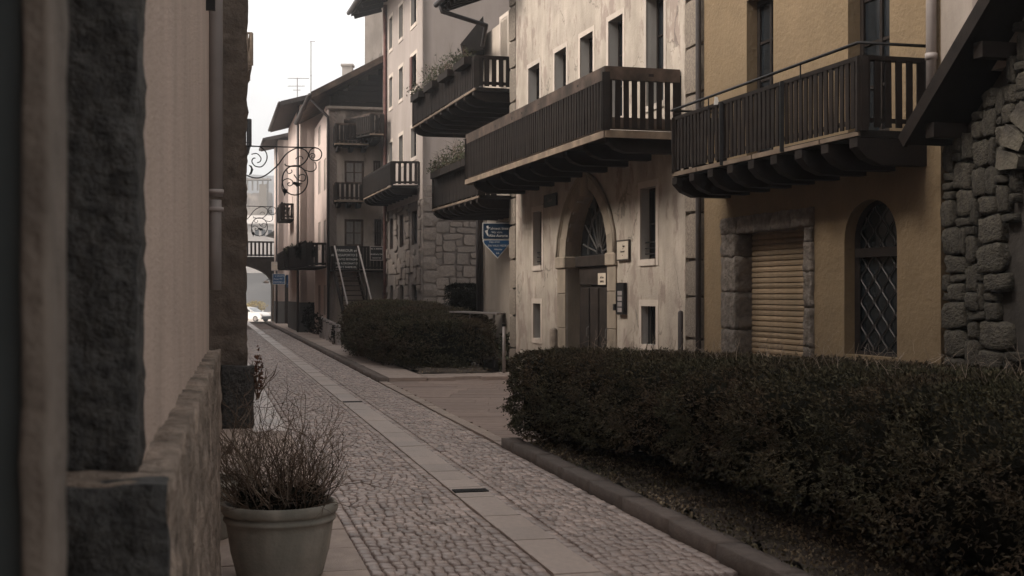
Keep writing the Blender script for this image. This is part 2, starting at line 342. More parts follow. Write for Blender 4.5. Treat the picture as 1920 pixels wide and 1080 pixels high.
def balcony(parent, path, zd, rh, pitch=.14, sw=.09, st=.03, rails=.10, m=M_WOOD, rm=None, deckw=None, inner=None, beams=None, gap_top=0, deck_m=None, fascia=.0, name='balcony', plank=False):
    """deck + fence of single slats along an open plan path; path runs over the outer edge from wall to wall"""
    path = [Vector((p[0], p[1], 0)) for p in path]
    mb = MB(); base = [Vector((p.x, p.y, zd-.07)) for p in path]
    mb.prism(base, (0, 0, .07)); root = mb.build(name, deck_m or m, parent)
    rm = rm or m
    c = sum(path, Vector())/len(path)
    for a, b in zip(path, path[1:]):
        d = (b-a); Ln = d.length
        if Ln < .05: continue
        d.normalize(); n = Vector((d.y, -d.x, 0))
        if (c-(a+b)/2).dot(n) > 0: n = -n
        up = Vector((0, 0, 1)); e = .035
        r = MB(); r.bar(a+up*(zd+rh)+n*-e, b+up*(zd+rh)-n*e, .09, rails); r.build('handrail', rm, root)
        r = MB(); r.bar(a+up*(zd+.10)-n*e, b+up*(zd+.10)-n*e, .05, rails*.9); r.build('lower_rail', rm, root)
        if fascia: r = MB(); r.bar(a+up*(zd-.06)+n*.012, b+up*(zd-.06)+n*.012, .03, fascia); r.build('fascia', M_WOODP, root)
        k = max(1, int(Ln/pitch)); me = None
        for i in range(k):
            p = a+d*((i+.5)*Ln/k)
            if me is None:
                q = MB(); q.box((0, 0, 0), (sw, st, rh-.02)); o = q.build('slat', m, None); me = o.data; LOC.pop(o.name); bpy.data.objects.remove(o)
                me.transform(Matrix.Translation((0, 0, -(rh-.02)/2)))
            place('slat', me, p+up*(zd+rh/2+.02)-n*.005, root, (random.uniform(-.012, .012), random.uniform(-.008, .008), math.atan2(d.y, d.x)))
        for q_ in (a, b):
            r = MB(); r.box((q_.x-n.x*.03, q_.y-n.y*.03, zd+rh/2), (.07, .07, rh+.02)); r.build('post', m, root)
    return root
def beam(fr, parent, s, w0, w1, z, h=.2, b=.16, m=None, nose=True):
    """a joist carrying a balcony, its end cut to a curved nose"""
    pr = [(w0, z), (w1, z), (w1, z-h*.35), (w1-.10, z-h*.75), (w1-.26, z-h), (w0, z-h)] if nose else [(w0, z), (w1, z), (w1, z-h), (w0, z-h)]
    mb = MB(); mb.prism([fr.pt(s-b/2, w, zz) for w, zz in pr], fr.d*b); return mb.build('beam', m or M_WOOD, parent)
def text(s, loc, size, m, parent, rz=0, align='CENTER', name='lettering'):
    cu = bpy.data.curves.new(name, 'FONT'); cu.body = s; cu.size = size; cu.extrude = .0015; cu.align_x = align; cu.align_y = 'CENTER'; cu.materials.append(m)
    tmp = bpy.data.objects.new('tmp_text', cu); COL.objects.link(tmp); dg = bpy.context.evaluated_depsgraph_get()
    me = bpy.data.meshes.new_from_object(tmp.evaluated_get(dg)); bpy.data.objects.remove(tmp); bpy.data.curves.remove(cu)
    if not me.materials: me.materials.append(m)
    return place(name, me, loc, parent, (math.radians(90), 0, rz))
def leaves(pos, nrm, size, name, m, parent, asp=.38, fan=3, spread=.9):
    """small leaf blades in fans at given points, real faces in one mesh"""
    n = len(pos); pos = np.repeat(np.asarray(pos), fan, 0); nrm = np.repeat(np.asarray(nrm), fan, 0); N_ = len(pos)
    d = nrm+RNG.normal(0, spread, (N_, 3)); d /= np.linalg.norm(d, axis=1)[:, None]+1e-9
    t = np.cross(d, RNG.normal(0, 1, (N_, 3))); t /= np.linalg.norm(t, axis=1)[:, None]+1e-9
    s = size*RNG.uniform(.6, 1.4, (N_, 1)); b = pos-d*s*.2
    V = np.stack([b, b+d*s*.5+t*s*asp*.5, b+d*s, b+d*s*.5-t*s*asp*.5], 1).reshape(-1, 3)
    c = (V.min(0)+V.max(0))/2
    me = bpy.data.meshes.new(name); me.vertices.add(len(V)); me.vertices.foreach_set('co', (V-c).ravel())
    me.loops.add(len(V)); me.loops.foreach_set('vertex_index', np.arange(len(V))); me.polygons.add(N_)
    me.polygons.foreach_set('loop_start', np.arange(0, len(V), 4)); me.polygons.foreach_set('loop_total', np.full(N_, 4)); me.update(calc_edges=True)
    me.materials.append(m); return place(name, me, c, parent)
def twigs(mb, p, d, ln, r, depth, bend=.25, kids=3, up=.15):
    pts = [Vector(p)]; d = Vector(d).normalized(); n = 4
    for i in range(n):
        d = (d+Vector((random.gauss(0, bend), random.gauss(0, bend), random.gauss(0, bend)+up))*.5).normalized(); pts.append(pts[-1]+d*ln/n)
    mb.tube(pts, [r*(1-.6*i/n) for i in range(n+1)], 3, False)
    if depth:
        for k in range(kids):
            j = random.randint(1, n); twigs(mb, pts[j], d+Vector((random.gauss(0, .6), random.gauss(0, .6), random.gauss(0, .4))), ln*random.uniform(.35, .7), r*.6, depth-1, bend, kids, up)

# ------------------------------------------------------------------ setting: ground, road, pavements, kerbs
SD, SN = Vector((-.2306, .9730, 0)), Vector((.9730, .2306, 0))       # along the street, across it (to the right)
def st(t, q, z=0): p = SD*t+SN*q; return Vector((p.x, p.y, z))
def gz(Y): return 0 if Y < 84 else max(-1.05, -(Y-84)*.031)
def sheet(name, m, x0, x1, ys, dz, label):
    mb = MB(); vs = []
    for y in ys: vs += [(x0(y), y, gz(y)+dz), (x1(y), y, gz(y)+dz)]
    mb.add(vs, [(2*i, 2*i+1, 2*i+3, 2*i+2) for i in range(len(ys)-1)]); o = mb.build(name, m); tag(o, label, 'ground', kind='structure'); return o
YS = [-40, 0, 30, 60, 84, 90, 97, 104, 111, 118, 130, 200, 400, 900]
sheet('ground', M_GRND, lambda y: -700, lambda y: 700, YS, -.06, 'bare ground lying under the whole street and beyond it')
road = sheet('road', M_JOINT, lambda y: -.237*y+.45*1.0277, lambda y: -.237*y+3.45*1.0277, [4, 20, 50, 84.5, 90], -.02, 'cobbled street with a pale stone band running down its middle')
sheet('parking_ground', M_LOT, lambda y: -.237*y-18, lambda y: -.237*y+30, [84.2, 90, 97, 104, 111, 118, 130, 200], -.03, 'pale bright open ground beyond the archway bridge')
def cob(w, l, j):
    """one cobble: sides, worn shoulder, slightly tilted top"""
    hw, hl = w/2, l/2; tl = [RNG.uniform(-.004, .004) for _ in range(4)]; V = []
    for k, (i, z) in enumerate(((1.0, -.03), (.95, .005), (.74, .013))):
        for c, (a, b) in enumerate(((-1, -1), (1, -1), (1, 1), (-1, 1))):
            V.append((a*hw*i+j*RNG.normal(0, .004), b*hl*i+j*RNG.normal(0, .004), z+(tl[c] if k else 0)))
    return V
COBF = [(0, 1, 5, 4), (1, 2, 6, 5), (2, 3, 7, 6), (3, 0, 4, 7), (4, 5, 9, 8), (5, 6, 10, 9), (6, 7, 11, 10), (7, 4, 8, 11), (8, 9, 10, 11)]
cands = []
def cobrow(q0, q1, t, cw, rl):
    n = max(1, round((q1-q0)/cw)); ws = RNG.uniform(.75, 1.25, n); ws *= (q1-q0)/ws.sum(); q = q0
    for w in ws:
        cands.append((t+RNG.normal(0, .006), q+w/2, w-.005, rl-.005)); q += w
t = 7.9
while t < 66:
    rl = .108*RNG.uniform(.88, 1.15)
    wob = .02*math.sin(t*1.7)
    cobrow(1.125, 2.10, t, .080, rl); cobrow(2.62, 3.32, t+.03, .080, rl); t += rl
for q, ln in ((1.08, .13), (2.145, .16), (2.565, .15), (3.37, .15)):     # edge courses laid lengthwise
    t = 7.9
    while t < 66:
        l_ = ln*RNG.uniform(.8, 1.25); cands.append((t+l_/2, q, .082, l_-.012)); t += l_
def inview(t, q):
    p = st(t, q); u = 960+F*p.x/p.y; v = HZ+EYE*F/p.y; return 560 < u < 1500 and v < 1078
near = sorted([c for c in cands if inview(c[0], c[1])], key=lambda c: c[0])[:300]; nset = set(id(c) for c in near)
rz_st = math.atan2(SN.y, SN.x)
cprot = []
for i in range(10):
    me = bpy.data.meshes.new('cobble'); me.from_pydata(cob(.075, .10, .6), [], COBF)
    me.materials.append(M_COB); me.polygons.foreach_set('use_smooth', [True]*9); cprot.append(me)
for t, q, w, l_ in near: place('cobble', random.choice(cprot), st(t, q, RNG.normal(0, .003)), road, (RNG.normal(0, .02), RNG.normal(0, .02), rz_st+RNG.normal(0, .025)), (w/.075, l_/.10, 1))
VV, FF = [], []
for c in cands:
    if id(c) in nset: continue
    t, q, w, l_ = c; n0 = len(VV); h = RNG.normal(0, .003); ra = RNG.normal(0, .025); ca, sa = math.cos(ra), math.sin(ra)
    for x, y, z in cob(w, l_, .6): VV.append(tuple(st(t+y*ca+x*sa, q+x*ca-y*sa, z+h)))
    FF += [tuple(i+n0 for i in f) for f in COBF]
me = bpy.data.meshes.new('cobbles'); me.from_pydata(VV, [], FF); me.materials.append(M_COB); me.polygons.foreach_set('use_smooth', [True]*len(FF))
LOC['road'] = LOC[road.name]
tag(place('cobbles', me, (0, 0, 0), road), 'worn cobbles of the street farther off', kind='stuff')
def slabs(parent, q0, q1, t0, t1, ln, m, z=.012, name='paving_slab', cols=1, gap=.008, th=.06, tf=st, jit=.15):
    t = t0; w = (q1-q0)/cols; prot = []
    for i in range(4):
        mb = MB(); mb.box((0, 0, -.5), (1, 1, 1)); o = mb.build('p', m); me = o.data; LOC.pop(o.name); bpy.data.objects.remove(o); me.transform(Matrix.Translation((0, 0, -1))); prot.append(me)
    while t < t1:
        l_ = ln*random.uniform(1-jit, 1+jit)
        for c in range(cols):
            off = (c % 2)*.4*ln
            place(name, random.choice(prot), tf(t+l_/2+off, q0+(c+.5)*w, z+random.gauss(0, .0025)), parent, (random.gauss(0, .003), random.gauss(0, .003), rz_st), (w-gap, l_-gap, th))
        t += l_
slabs(road, 2.19, 2.52, 7.6, 84, .55, M_SLAB, .018, 'band_slab')
slabs(road, .50, 1.03, 17.3, 60, .9, M_SLAB, .016, 'edge_slab')
for t_, q_ in ((11.62, 2.36), (21.6, 2.36)):         # iron drain covers let into the band
    g = MB()
    for i in range(9): p = st(t_-.06+i*.018, q_); g.bar(p-SN*.16+Vector((0, 0, .022)), p+SN*.16+Vector((0, 0, .022)), .009, .012)
    g.build('drain_cover', M_IRON, road)
pv = thing('left_pavement', (-2, 9, 0), 'grey stone slab pavement along the left wall beside the potted shrub', 'pavement', kind='structure')
slabs(pv, -1.9, 1.03, 5.0, 17.6, .72, M_PAVE, .02, cols=5, th=.08)
fc = thing('forecourt', (0, 21, 0), 'reddish slab paving crossing between the two hedges towards the portal', 'pavement', kind='structure')
t = 15.0
fme = []
for i in range(3):
    mb = MB(); mb.box((0, 0, 0), (1, 1, 1)); o = mb.build('p', M_FORE); fme.append(o.data); LOC.pop(o.name); bpy.data.objects.remove(o); fme[-1].transform(Matrix.Translation((0, 0, -1)))
slabs(fc, 3.43, 3.60, 15.0, 26.4, .5, M_PAVE, .022, 'edge_stone')
y = 14.6
while y < 27.2:
    dy = random.uniform(.28, .62); x = 3.52*1.0277-.237*y; xe = min(-.0457-.2854*(y-27.4)+.2, 5.2)
    while x < xe:
        w = random.uniform(.6, 1.3); x1 = min(x+w, xe)
        if x1-x > .1: place('paving_slab', random.choice(fme), ((x+x1)/2+.06*(y+dy/2-y), y+dy/2, .012+random.gauss(0, .0012)), fc, (0, 0, random.gauss(0, .003)), (x1-x-.005, dy-.005, .06))
        x = x1
    y += dy
kb = thing('near_kerb', tuple(st(10, 3.5)), 'row of dark granite kerb stones edging the bed of the long hedge', 'kerb', kind='structure')
kprot = []
def kerbs(parent, t0, t1, q, w, h, ln=.95):
    t = t0
    while t < t1:
        l_ = min(ln*random.uniform(.8, 1.2), t1-t)
        if l_ < .15: break
        mb = rough(st(t+l_/2, q+w/2, h/2-.04), SD*(l_/2-.006), SN*w/2, Vector((0, 0, h/2+.04)), (6, 3, 2), .010, 3.0); o = mb.build('kerb_stone', M_KERB, parent, True); weld(o); t += l_
kerbs(kb, 5.5, 15.0, 3.42, .20, .115)
p0 = st(14.98, 3.62)
kf = thing('far_kerb', tuple(st(40, 3.5)), 'long kerb of worn stones along the far right footway', 'kerb', kind='structure')
kerbs(kf, 26.4, 82, 3.42, .22, .10, 1.4)
fw = thing('right_footway', tuple(st(40, 4)), 'pale slab footway beside the far kerb and the posts', 'pavement', kind='structure')
slabs(fw, 3.66, 4.45, 26.5, 82, 1.0, M_PAVE, .085, th=.1)
# cross strip at the far edge of the forecourt
slabs(fw, 4.47, 7.4, 26.5, 27.6, .55, M_PAVE, .085, cols=5, th=.1)
def poly(name, pts, z, m, label, cat, kind='structure'):
    mb = MB(); a = [Vector((p[0], p[1], 0)) for p in pts]; mb.add([(p.x, p.y, z) for p in a], [tuple(t) for t in tessellate_polygon([a])]); return tag(mb.build(name, m), label, cat, kind=kind)
def lumpybed(name, pts, z, label):
    xs = [p[0] for p in pts]; ys = [p[1] for p in pts]; mb = MB(); step = .14
    def inside(x, y):
        c = False; j = len(pts)-1
        for i in range(len(pts)):
            if (pts[i][1] > y) != (pts[j][1] > y) and x < (pts[j][0]-pts[i][0])*(y-pts[i][1])/(pts[j][1]-pts[i][1])+pts[i][0]: c = not c
            j = i
        return c
    idx = {}; nx = int((max(xs)-min(xs))/step)+1; ny = int((max(ys)-min(ys))/step)+1; vs, fs = [], []
    for i in range(nx+1):
        for j in range(ny+1):
            x, y_ = min(xs)+i*step, min(ys)+j*step
            if inside(x, y_): idx[i, j] = len(vs); vs.append((x, y_, z+.05*noise.noise(Vector((x*2.2, y_*2.2, 0)))+.02*noise.noise(Vector((x*9, y_*9, 3)))))
    for (i, j) in list(idx):
        q = [(i, j), (i+1, j), (i+1, j+1), (i, j+1)]
        if all(k in idx for k in q): fs.append(tuple(idx[k] for k in q))
    mb.add(vs, fs); return tag(mb.build(name, M_SOIL, None, True), label, 'soil', kind='structure'), inside
b0, b1, b2 = st(5, 3.60), st(15.0, 3.60), st(15.05, 4.2)
bed1, in1 = lumpybed('planting_bed', [(b0.x, b0.y), (b1.x, b1.y), (1.4, 15.7), (3.2, 14.5), (5.5, 8), (6.2, 4.5)], .09, 'dark soil bed strewn with dry leaves under the long hedge')
c0, c1 = st(27.6, 4.47), st(45, 4.47)
bed2, in2 = lumpybed('hedge_bed', [(c0.x, c0.y), (c1.x, c1.y), (-3.2, 43), (-1.2, 34), (-.4, 28.3)], .10, 'dark soil bed under the broad far hedge')
def litter(inside, box, n, z, name, label):
    P = []
    while len(P) < n:
        x, y_ = RNG.uniform(box[0], box[1]), RNG.uniform(box[2], box[3])
        if inside(x, y_): P.append((x, y_, z+RNG.uniform(0, .035)))
    return tag(leaves(P, np.tile((0, 0, .0), (n, 1)), .030, name, M_LITT, None, .6, 1, 1.0), label, 'leaves', kind='stuff')
litter(in1, (-.3, 5.5, 6.5, 15.6), 24000, .10, 'leaf_litter', 'dry fallen leaves scattered on the bed under the long hedge')
litter(in2, (-7, -.4, 28, 44), 2500, .11, 'hedge_leaf_litter', 'dry fallen leaves scattered under the far hedge')
# hills far behind
def hill(name, y0, y1, x0, x1, h, seed, label):
    nx, ny = 120, 16; vs, fs = [], []
    for j in range(ny+1):
        for i in range(nx+1):
            f = j/ny; x = x0+(x1-x0)*i/nx; y_ = y0+(y1-y0)*f
            z = h*math.sin(min(1, f*1.15)*math.pi/2)*(.75+.35*noise.noise(Vector((x*.004, seed, f*.5))))+4*noise.noise(Vector((x*.05, y_*.05, seed)))*f+1.6*noise.noise(Vector((x*.16, y_*.16, seed)))*f-2*(1-f)
            vs.append((x, y_, z-1.2))
    fs = [(j*(nx+1)+i, j*(nx+1)+i+1, (j+1)*(nx+1)+i+1, (j+1)*(nx+1)+i) for j in range(ny) for i in range(nx)]
    return tag(MB().add(vs, fs).build(name, M_HILL, None, True), label, 'hill', kind='structure')
hill('hill', 190, 420, -420, 250, 30, 1.3, 'low wooded hill fading in the haze seen under the bridge')
hill('mountain', 430, 860, -680, 600, 92, 5.7, 'tall pale mountain slope far behind the street')

# ------------------------------------------------------------------ right row of houses
FR = Frame((-.0457, 27.4), (.2745, -.9616)); S = FR.S
def B(m, *a): return m
# weathered house with the pointed portal
hm = thing('weathered_house', FR.pt(4.5, 0, 0), 'weathered beige plaster house with pointed stone portal and long dark balcony', 'house')
sM0, sM1 = 0.0, S(1320); sq0, sq1 = S(968), S(1284); ZT = 12.0
up = []
for a, b in ((991, 1012), (1040, 1062), (1088, 1112), (1141, 1168), (1212, 1245)): up.append((S(a), S(b), 4.75, 6.42))
def pz(u, v, w=0): return FR.hit(u, v, w)[1]
gr = [(S(1000), S(1016), pz(1008, 498), pz(1008, 396)), (S(1201), S(1230), pz(1215, 486), pz(1215, 351)), (S(1000), S(1014), pz(1007, 634), pz(1007, 569)), (S(1203), S(1230), pz(1216, 646), pz(1216, 574))]
pa = (S(1062), S(1141)); zsp, zap = pz(1100, 480), pz(1100, 352)
portal = arch(pa[0], pa[1], -.05, zsp, zap, k=.66, kx=.20)
wm = wall(FR, rect(sq0-.02, sq1+.02, -.05, ZT), [rect(*w) for w in up+gr]+[portal], 0, .24, 'wall', M_OLD, hm, M_REV)
body = MB(); FR.box(body, sM0+.01, sM1-.01, -7, -.75, -.05, ZT); FR.box(body, sM0+.01, sq0-.02, -.36, -.06, -.05, ZT); FR.box(body, sq1+.02, sM1-.01, -.36, -.06, -.05, ZT); body.build('body', M_MORT2, hm)
for w in up:
    window(FR, hm, w[0], w[1], w[2], w[3], -.22, cols=2, rows=3, fw=.05); surround(FR, hm, *w, b=.09)
for i, w in enumerate(gr):
    window(FR, hm, w[0], w[1], w[2], w[3], -.20, cols=2 if i > 1 else 1, rows=2, fw=.045, bars=3 if i < 2 else 0); surround(FR, hm, *w, b=.10)
for k in range(5):
    s_ = gr[3][0]+(gr[3][1]-gr[3][0])*(k+.5)/5; mb = MB(); mb.bar(FR.pt(s_, -.1, gr[3][2]), FR.pt(s_, -.1, gr[3][3]), .022, .022); mb.build('window_grille_bar', M_IRON, hm)
quoins(FR, hm, sM0-.02, sq0-.01, 0, ZT, .0, .66); quoins(FR, hm, sq1+.01, sM1-.07, 0, ZT, .0, .60)
# portal: jamb blocks, imposts, arch ring of voussoirs, keystone, recessed door
ring_i = [p for p in arch(pa[0], pa[1], zsp, zsp, zap, 7, k=.66, kx=.20)][2:]
ring_o = [p for p in arch(S(1047), S(1157), zsp, zsp, pz(1102, 322), 7, k=.66, kx=.16)][2:]
for i in range(len(ring_i)-1):
    mb = MB(); mb.prism([FR.pt(a, -.10, b) for a, b in (ring_i[i], ring_i[i+1], ring_o[i+1], ring_o[i])], FR.n*(.125+.004*(i % 2))); mb.build('voussoir', M_PORT, hm, bevel=.006)
mid = [((a[0]+b[0])/2*.45+b[0]*.55, (a[1]+b[1])/2*.45+b[1]*.55) for a, b in zip(ring_i, ring_o)]
mb = MB(); mb.tube([FR.pt(a, .03, b) for a, b in ring_o], .03, 6); mb.build('hood_moulding', M_PORT, hm, True)
mb = MB(); mb.tube([FR.pt(a, .028, b) for a, b in mid], .018, 6); mb.build('arch_moulding', M_PORT, hm, True)
sc_ = (pa[0]+pa[1])/2
mb = rough(FR.pt(sc_, .03, zap+.12), FR.d*.10, FR.n*.07, Vector((0, 0, .26)), (2, 2, 3), .02, 6); weld(mb.build('keystone', M_PORT, hm, True))
for sa, sb in ((S(1047), pa[0]), (pa[1], S(1157))):
    z = -.02
    while z < zsp-.25:
        hh = min(.62*random.uniform(.9, 1.1), zsp-.2-z); mb = MB(); FR.box(mb, sa, sb, -.5, .025+random.uniform(0, .006), z+.004, z+hh-.004); mb.build('jamb_block', M_PORT, hm, bevel=.008); z += hh
    mb = MB(); FR.box(mb, sa-.03, sb+.03, -.2, .065, zsp-.2, zsp+.02); mb.build('impost', M_PORT, hm, bevel=.02)
# reveal lining of the arch in stone
mb = MB(); n = len(portal); q = [p for p in portal[1:]]
mb.add([FR.pt(a, -.02, b) for a, b in portal]+[FR.pt(a, -.40, b) for a, b in portal], [(i, (i+1) % n, n+(i+1) % n, n+i) for i in range(n)]); mb.build('portal_reveal', M_PORT, hm)
dz = zsp+.02; dw = -.26
door = MB(); FR.box(door, pa[0], pa[1], dw-.06, dw, .0, dz-.55); door = door.build('door', M_DOOR, hm)
for k in range(4):
    a = pa[0]+.12+(pa[1]-pa[0]-.24)*k/4; b_ = pa[0]+.12+(pa[1]-pa[0]-.24)*(k+1)/4
    mb = MB(); FR.box(mb, a+.05, b_-.05, dw, dw+.03, .25, 1.95); mb.build('door_panel', M_DOOR, door, bevel=.012)
for k in (1, 3):
    a = pa[0]+.12+(pa[1]-pa[0]-.24)*k/4; mb = MB(); mb.tube([FR.pt(a, dw+.04, 1.05), FR.pt(a, dw+.08, 1.08), FR.pt(a, dw+.08, 1.22), FR.pt(a, dw+.04, 1.25)], .012, 6); mb.build('handle', M_LEAD, door)
mb = MB(); FR.box(mb, pa[0]+.1, pa[1]-.1, dw-.05, dw+.04, dz-.53, dz-.2); tp = mb.build('transom_panel', M_DOOR, hm, bevel=.01)
mb = MB(); FR.box(mb, pa[0], pa[1], dw-.06, dw+.10, dz-.20, dz); mb.build('transom_beam', M_DOOR, hm, bevel=.015)
fan = MB(); fan.add([FR.pt(a, dw-.02, b) for a, b in arch(pa[0], pa[1], dz, zsp+.03, zap, k=.66, kx=.20)], [tuple(range(len(portal)))]); fl = fan.build('fanlight', M_GLASS, hm)
cf = (sc_, dz+.03); hw = (pa[1]-pa[0])/2
for k in range(9):
    a = math.pi*(k+.5)/9; e = .95 if 2 < k < 6 else .8
    mb = MB(); mb.tube([FR.pt(cf[0]+.12*math.cos(a), dw+.01, cf[1]+.12*math.sin(a)), FR.pt(cf[0]+hw*e*math.cos(a), dw+.01, cf[1]+hw*1.2*e*math.sin(a))], .016, 5); mb.build('sunburst_bar', M_LEAD, fl)
for r in (.12, .55):
    mb = MB(); mb.tube([FR.pt(cf[0]+hw*r*math.cos(math.pi*k/14), dw+.012, cf[1]+hw*1.2*r*math.sin(math.pi*k/14)) for k in range(15)], .018, 5); mb.build('sunburst_ring', M_LEAD, fl)
# long dark balcony
w_ = 1.17; sA, sB = S(874, w_), S(1135, w_); zdk = pz(1135, 243, w_); rh = pz(1135, 132, w_)-zdk-.03
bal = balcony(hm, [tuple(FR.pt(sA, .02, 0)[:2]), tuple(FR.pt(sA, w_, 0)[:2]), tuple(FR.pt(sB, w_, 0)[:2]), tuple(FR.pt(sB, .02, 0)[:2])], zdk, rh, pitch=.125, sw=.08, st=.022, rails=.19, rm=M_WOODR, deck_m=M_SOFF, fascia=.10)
for k in range(9): beam(FR, bal, sA+.25+(sB-sA-.5)*k/8, -.02, w_-.12, zdk-.075, .22, .17)
for k in range(8):
    sa = sA+(sB-sA)*k/8; mb = MB(); FR.box(mb, sa+.01, sa+(sB-sA)/8-.01, w_-.16, w_-.01, zdk-.05, zdk+.002); mb.build('deck_edge_board', M_WOODP, bal)
# roof, out of sight from the street
mb = MB(); mb.hexa([FR.pt(sM0-.05, .9, ZT-.1), FR.pt(sM1, .9, ZT-.1), FR.pt(sM1, -4, ZT+1.8), FR.pt(sM0-.05, -4, ZT+1.8), FR.pt(sM0-.05, .9, ZT+.1), FR.pt(sM1, .9, ZT+.1), FR.pt(sM1, -4, ZT+2.0), FR.pt(sM0-.05, -4, ZT+2.0)]); mb.build('roof', M_ROOF, hm)
mb = MB(); mb.tube([FR.pt(sM1-.035, .07, z) for z in (0, 3, 6, ZT)], .04, 8); mb.build('downpipe', M_PIPEB, hm, True)
# ochre house
hy = thing('ochre_house', FR.pt(12, 0, 0), 'ochre roughcast house with roller shutter, arched leaded window and dark slatted balcony', 'house')
sY0, sY1 = sM1, S(1764)
ztw = pz(1400, 2)
dY = [(S(1400), S(1450), 3.55, ztw), (S(1590), S(1668), 3.55, ztw)]
so = (S(1386), S(1513), .0, pz(1386, 438)); aw = arch(S(1583), S(1682), pz(1632, 668), pz(1632, 452), pz(1636, 373), k=.75, kx=.42)
wy = wall(FR, rect(sY0+.001, sY1, -.05, ZT), [rect(*w) for w in dY]+[rect(so[0]-.12, so[1]+.08, 0, so[3]+.1), aw], 0, .22, 'wall', M_YEL, hy, M_YEL)
mb = MB(); FR.box(mb, sY0+.01, sY1-.01, -7, -.36, -.05, ZT); mb.build('body', M_MORT2, hy)
for w in dY: window(FR, hy, *w, -.2, cols=2, rows=4, fw=.07, name='balcony_door')
f0, f1 = S(1358), S(1527); ft = pz(1358, 411)
n = 7; z = 0
for sa, sb in ((f0, so[0]), (so[1], f1)):
    z = 0
    while z < so[3]-.01:
        hh = min(random.uniform(.3, .5), so[3]-z); mb = rough(FR.pt((sa+sb)/2, -.09, z+hh/2), FR.d*((sb-sa)/2-.002), FR.n*.14, Vector((0, 0, hh/2-.004)), (7, 5, 7), .024, 9); weld(mb.build('frame_stone', M_SHOP, hy, True)); z += hh
for k in range(5):
    sa = f0+(f1-f0)*k/5; sb = f0+(f1-f0)*(k+1)/5
    mb = rough(FR.pt((sa+sb)/2, -.09, (so[3]+ft)/2), FR.d*((sb-sa)/2-.001), FR.n*.145, Vector((0, 0, (ft-so[3])/2)), (9, 5, 7), .024, 9); weld(mb.build('lintel_stone', M_SHOP, hy, True))
sh = MB(); FR.box(sh, so[0], so[1], -.24, -.20, 0, so[3]); sh = sh.build('roller_shutter', M_SHUT, hy)
k = 0; z = .3
me = None
while z < so[3]-.02:
    mb = MB(); pr = [(-.20, z+.003), (-.178, z+.012), (-.174, z+.040), (-.182, z+.066), (-.20, z+.069)]
    mb.prism([FR.pt(so[0]+.01, w+random.uniform(-.003, .003), zz) for w, zz in pr], FR.d*(so[1]-so[0]-.02)); mb.build('shutter_slat', M_SHUT, sh); z += .07
wn = MB(); n = len(aw); wn.add([FR.pt(a, -.2, b) for a, b in aw], [tuple(range(n))]); wn = wn.build('arched_window', M_GLASS, hy)
mb = MB(); mb.tube([FR.pt(a, -.17, b) for a, b in aw]+[FR.pt(*(aw[0][0], -.17, aw[0][1]))], .04, 4); mb.build('frame', M_WOOD, wn)
a0, a1 = S(1583)+.03, S(1682)-.03; zt_ = pz(1632, 472); mb = MB(); FR.box(mb, a0, a1, -.2, -.12, zt_-.05, zt_+.05); mb.build('transom', M_WOOD, wn)
def inarch(s_, z_):
    if z_ < aw[0][1]+.04 or s_ < a0 or s_ > a1: return False
    pts = aw; c = False; j = len(pts)-1
    for i in range(len(pts)):
        if (pts[i][1] > z_) != (pts[j][1] > z_) and s_ < (pts[j][0]-pts[i][0])*(z_-pts[i][1])/(pts[j][1]-pts[i][1])+pts[i][0]: c = not c
        j = i
    return c
for k in range(7):        # wavy lead cames, leaving pointed oval panes between them
    s_ = a0+(a1-a0)*(k+.5)/7; run = []
    for j in range(90):
        z_ = aw[0][1]+.03*j; x = s_+(-1)**k*.055*math.sin(z_*2*math.pi/.26)
        if inarch(x, z_): run.append(FR.pt(x, -.185, z_))
    if len(run) > 3: mb = MB(); mb.tube(run, .0085, 4); mb.build('lead_came', M_PIPEB, wn)
wy_ = .74; sA, sB = S(1263, wy_), S(1615, wy_); zdk = pz(1615, 243, wy_); rh = pz(1615, 101, wy_)-zdk-.03
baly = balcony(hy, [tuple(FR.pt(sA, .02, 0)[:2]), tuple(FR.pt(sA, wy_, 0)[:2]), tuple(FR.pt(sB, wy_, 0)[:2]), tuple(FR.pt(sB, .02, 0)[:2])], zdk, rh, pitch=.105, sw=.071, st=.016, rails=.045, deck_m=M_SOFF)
for k in range(9): beam(FR, baly, sA+.12+(sB-sA-.2)*k/8, -.02, wy_+.04, zdk-.075, .26, .15)
for k in range(6):
    sa = sA+(sB-sA)*k/6; mb = MB(); FR.box(mb, sa+.01, sa+(sB-sA)/6-.02, wy_-.14, wy_+.02, zdk-.055, zdk-.02+random.uniform(0, .02)); mb.build('deck_edge_board', M_WOODP, baly)
ra, rb = FR.pt(sA, wy_+.03, zdk+rh+.11), FR.pt(sB, wy_+.03, zdk+rh+.14)
mb = MB(); mb.tube([FR.pt(sA, .0, ra.z), ra, rb, FR.pt(sB+.02, 0, rb.z)], .017, 6); mb.build('iron_handrail', M_IRON, baly, True)
for k in (1, 3): p = ra.lerp(rb, k/4.); mb = MB(); mb.bar(p, p-Vector((0, 0, .16)), .014, .014); mb.build('rail_stay', M_IRON, baly)
for k in (.33, .66):
    p = ra.lerp(rb, k); mb = MB(); mb.bar(p-Vector((0, 0, .12)), Vector((p.x, p.y, zdk-.05)), .04, .04); mb.build('iron_post', M_IRON, baly)
p = ra.lerp(rb, .30); mb = MB(); mb.prism([p+Vector((-.02, 0, -.03)), p+Vector((.015, .0, -.03)), p+Vector((.035, 0, -.12)), p+Vector((-.03, 0, -.13))], (.0, .012, 0)); tag(mb.build('paper_tag', M_WHITE), 'small white tag hanging from the iron handrail of the ochre house balcony', 'tag')
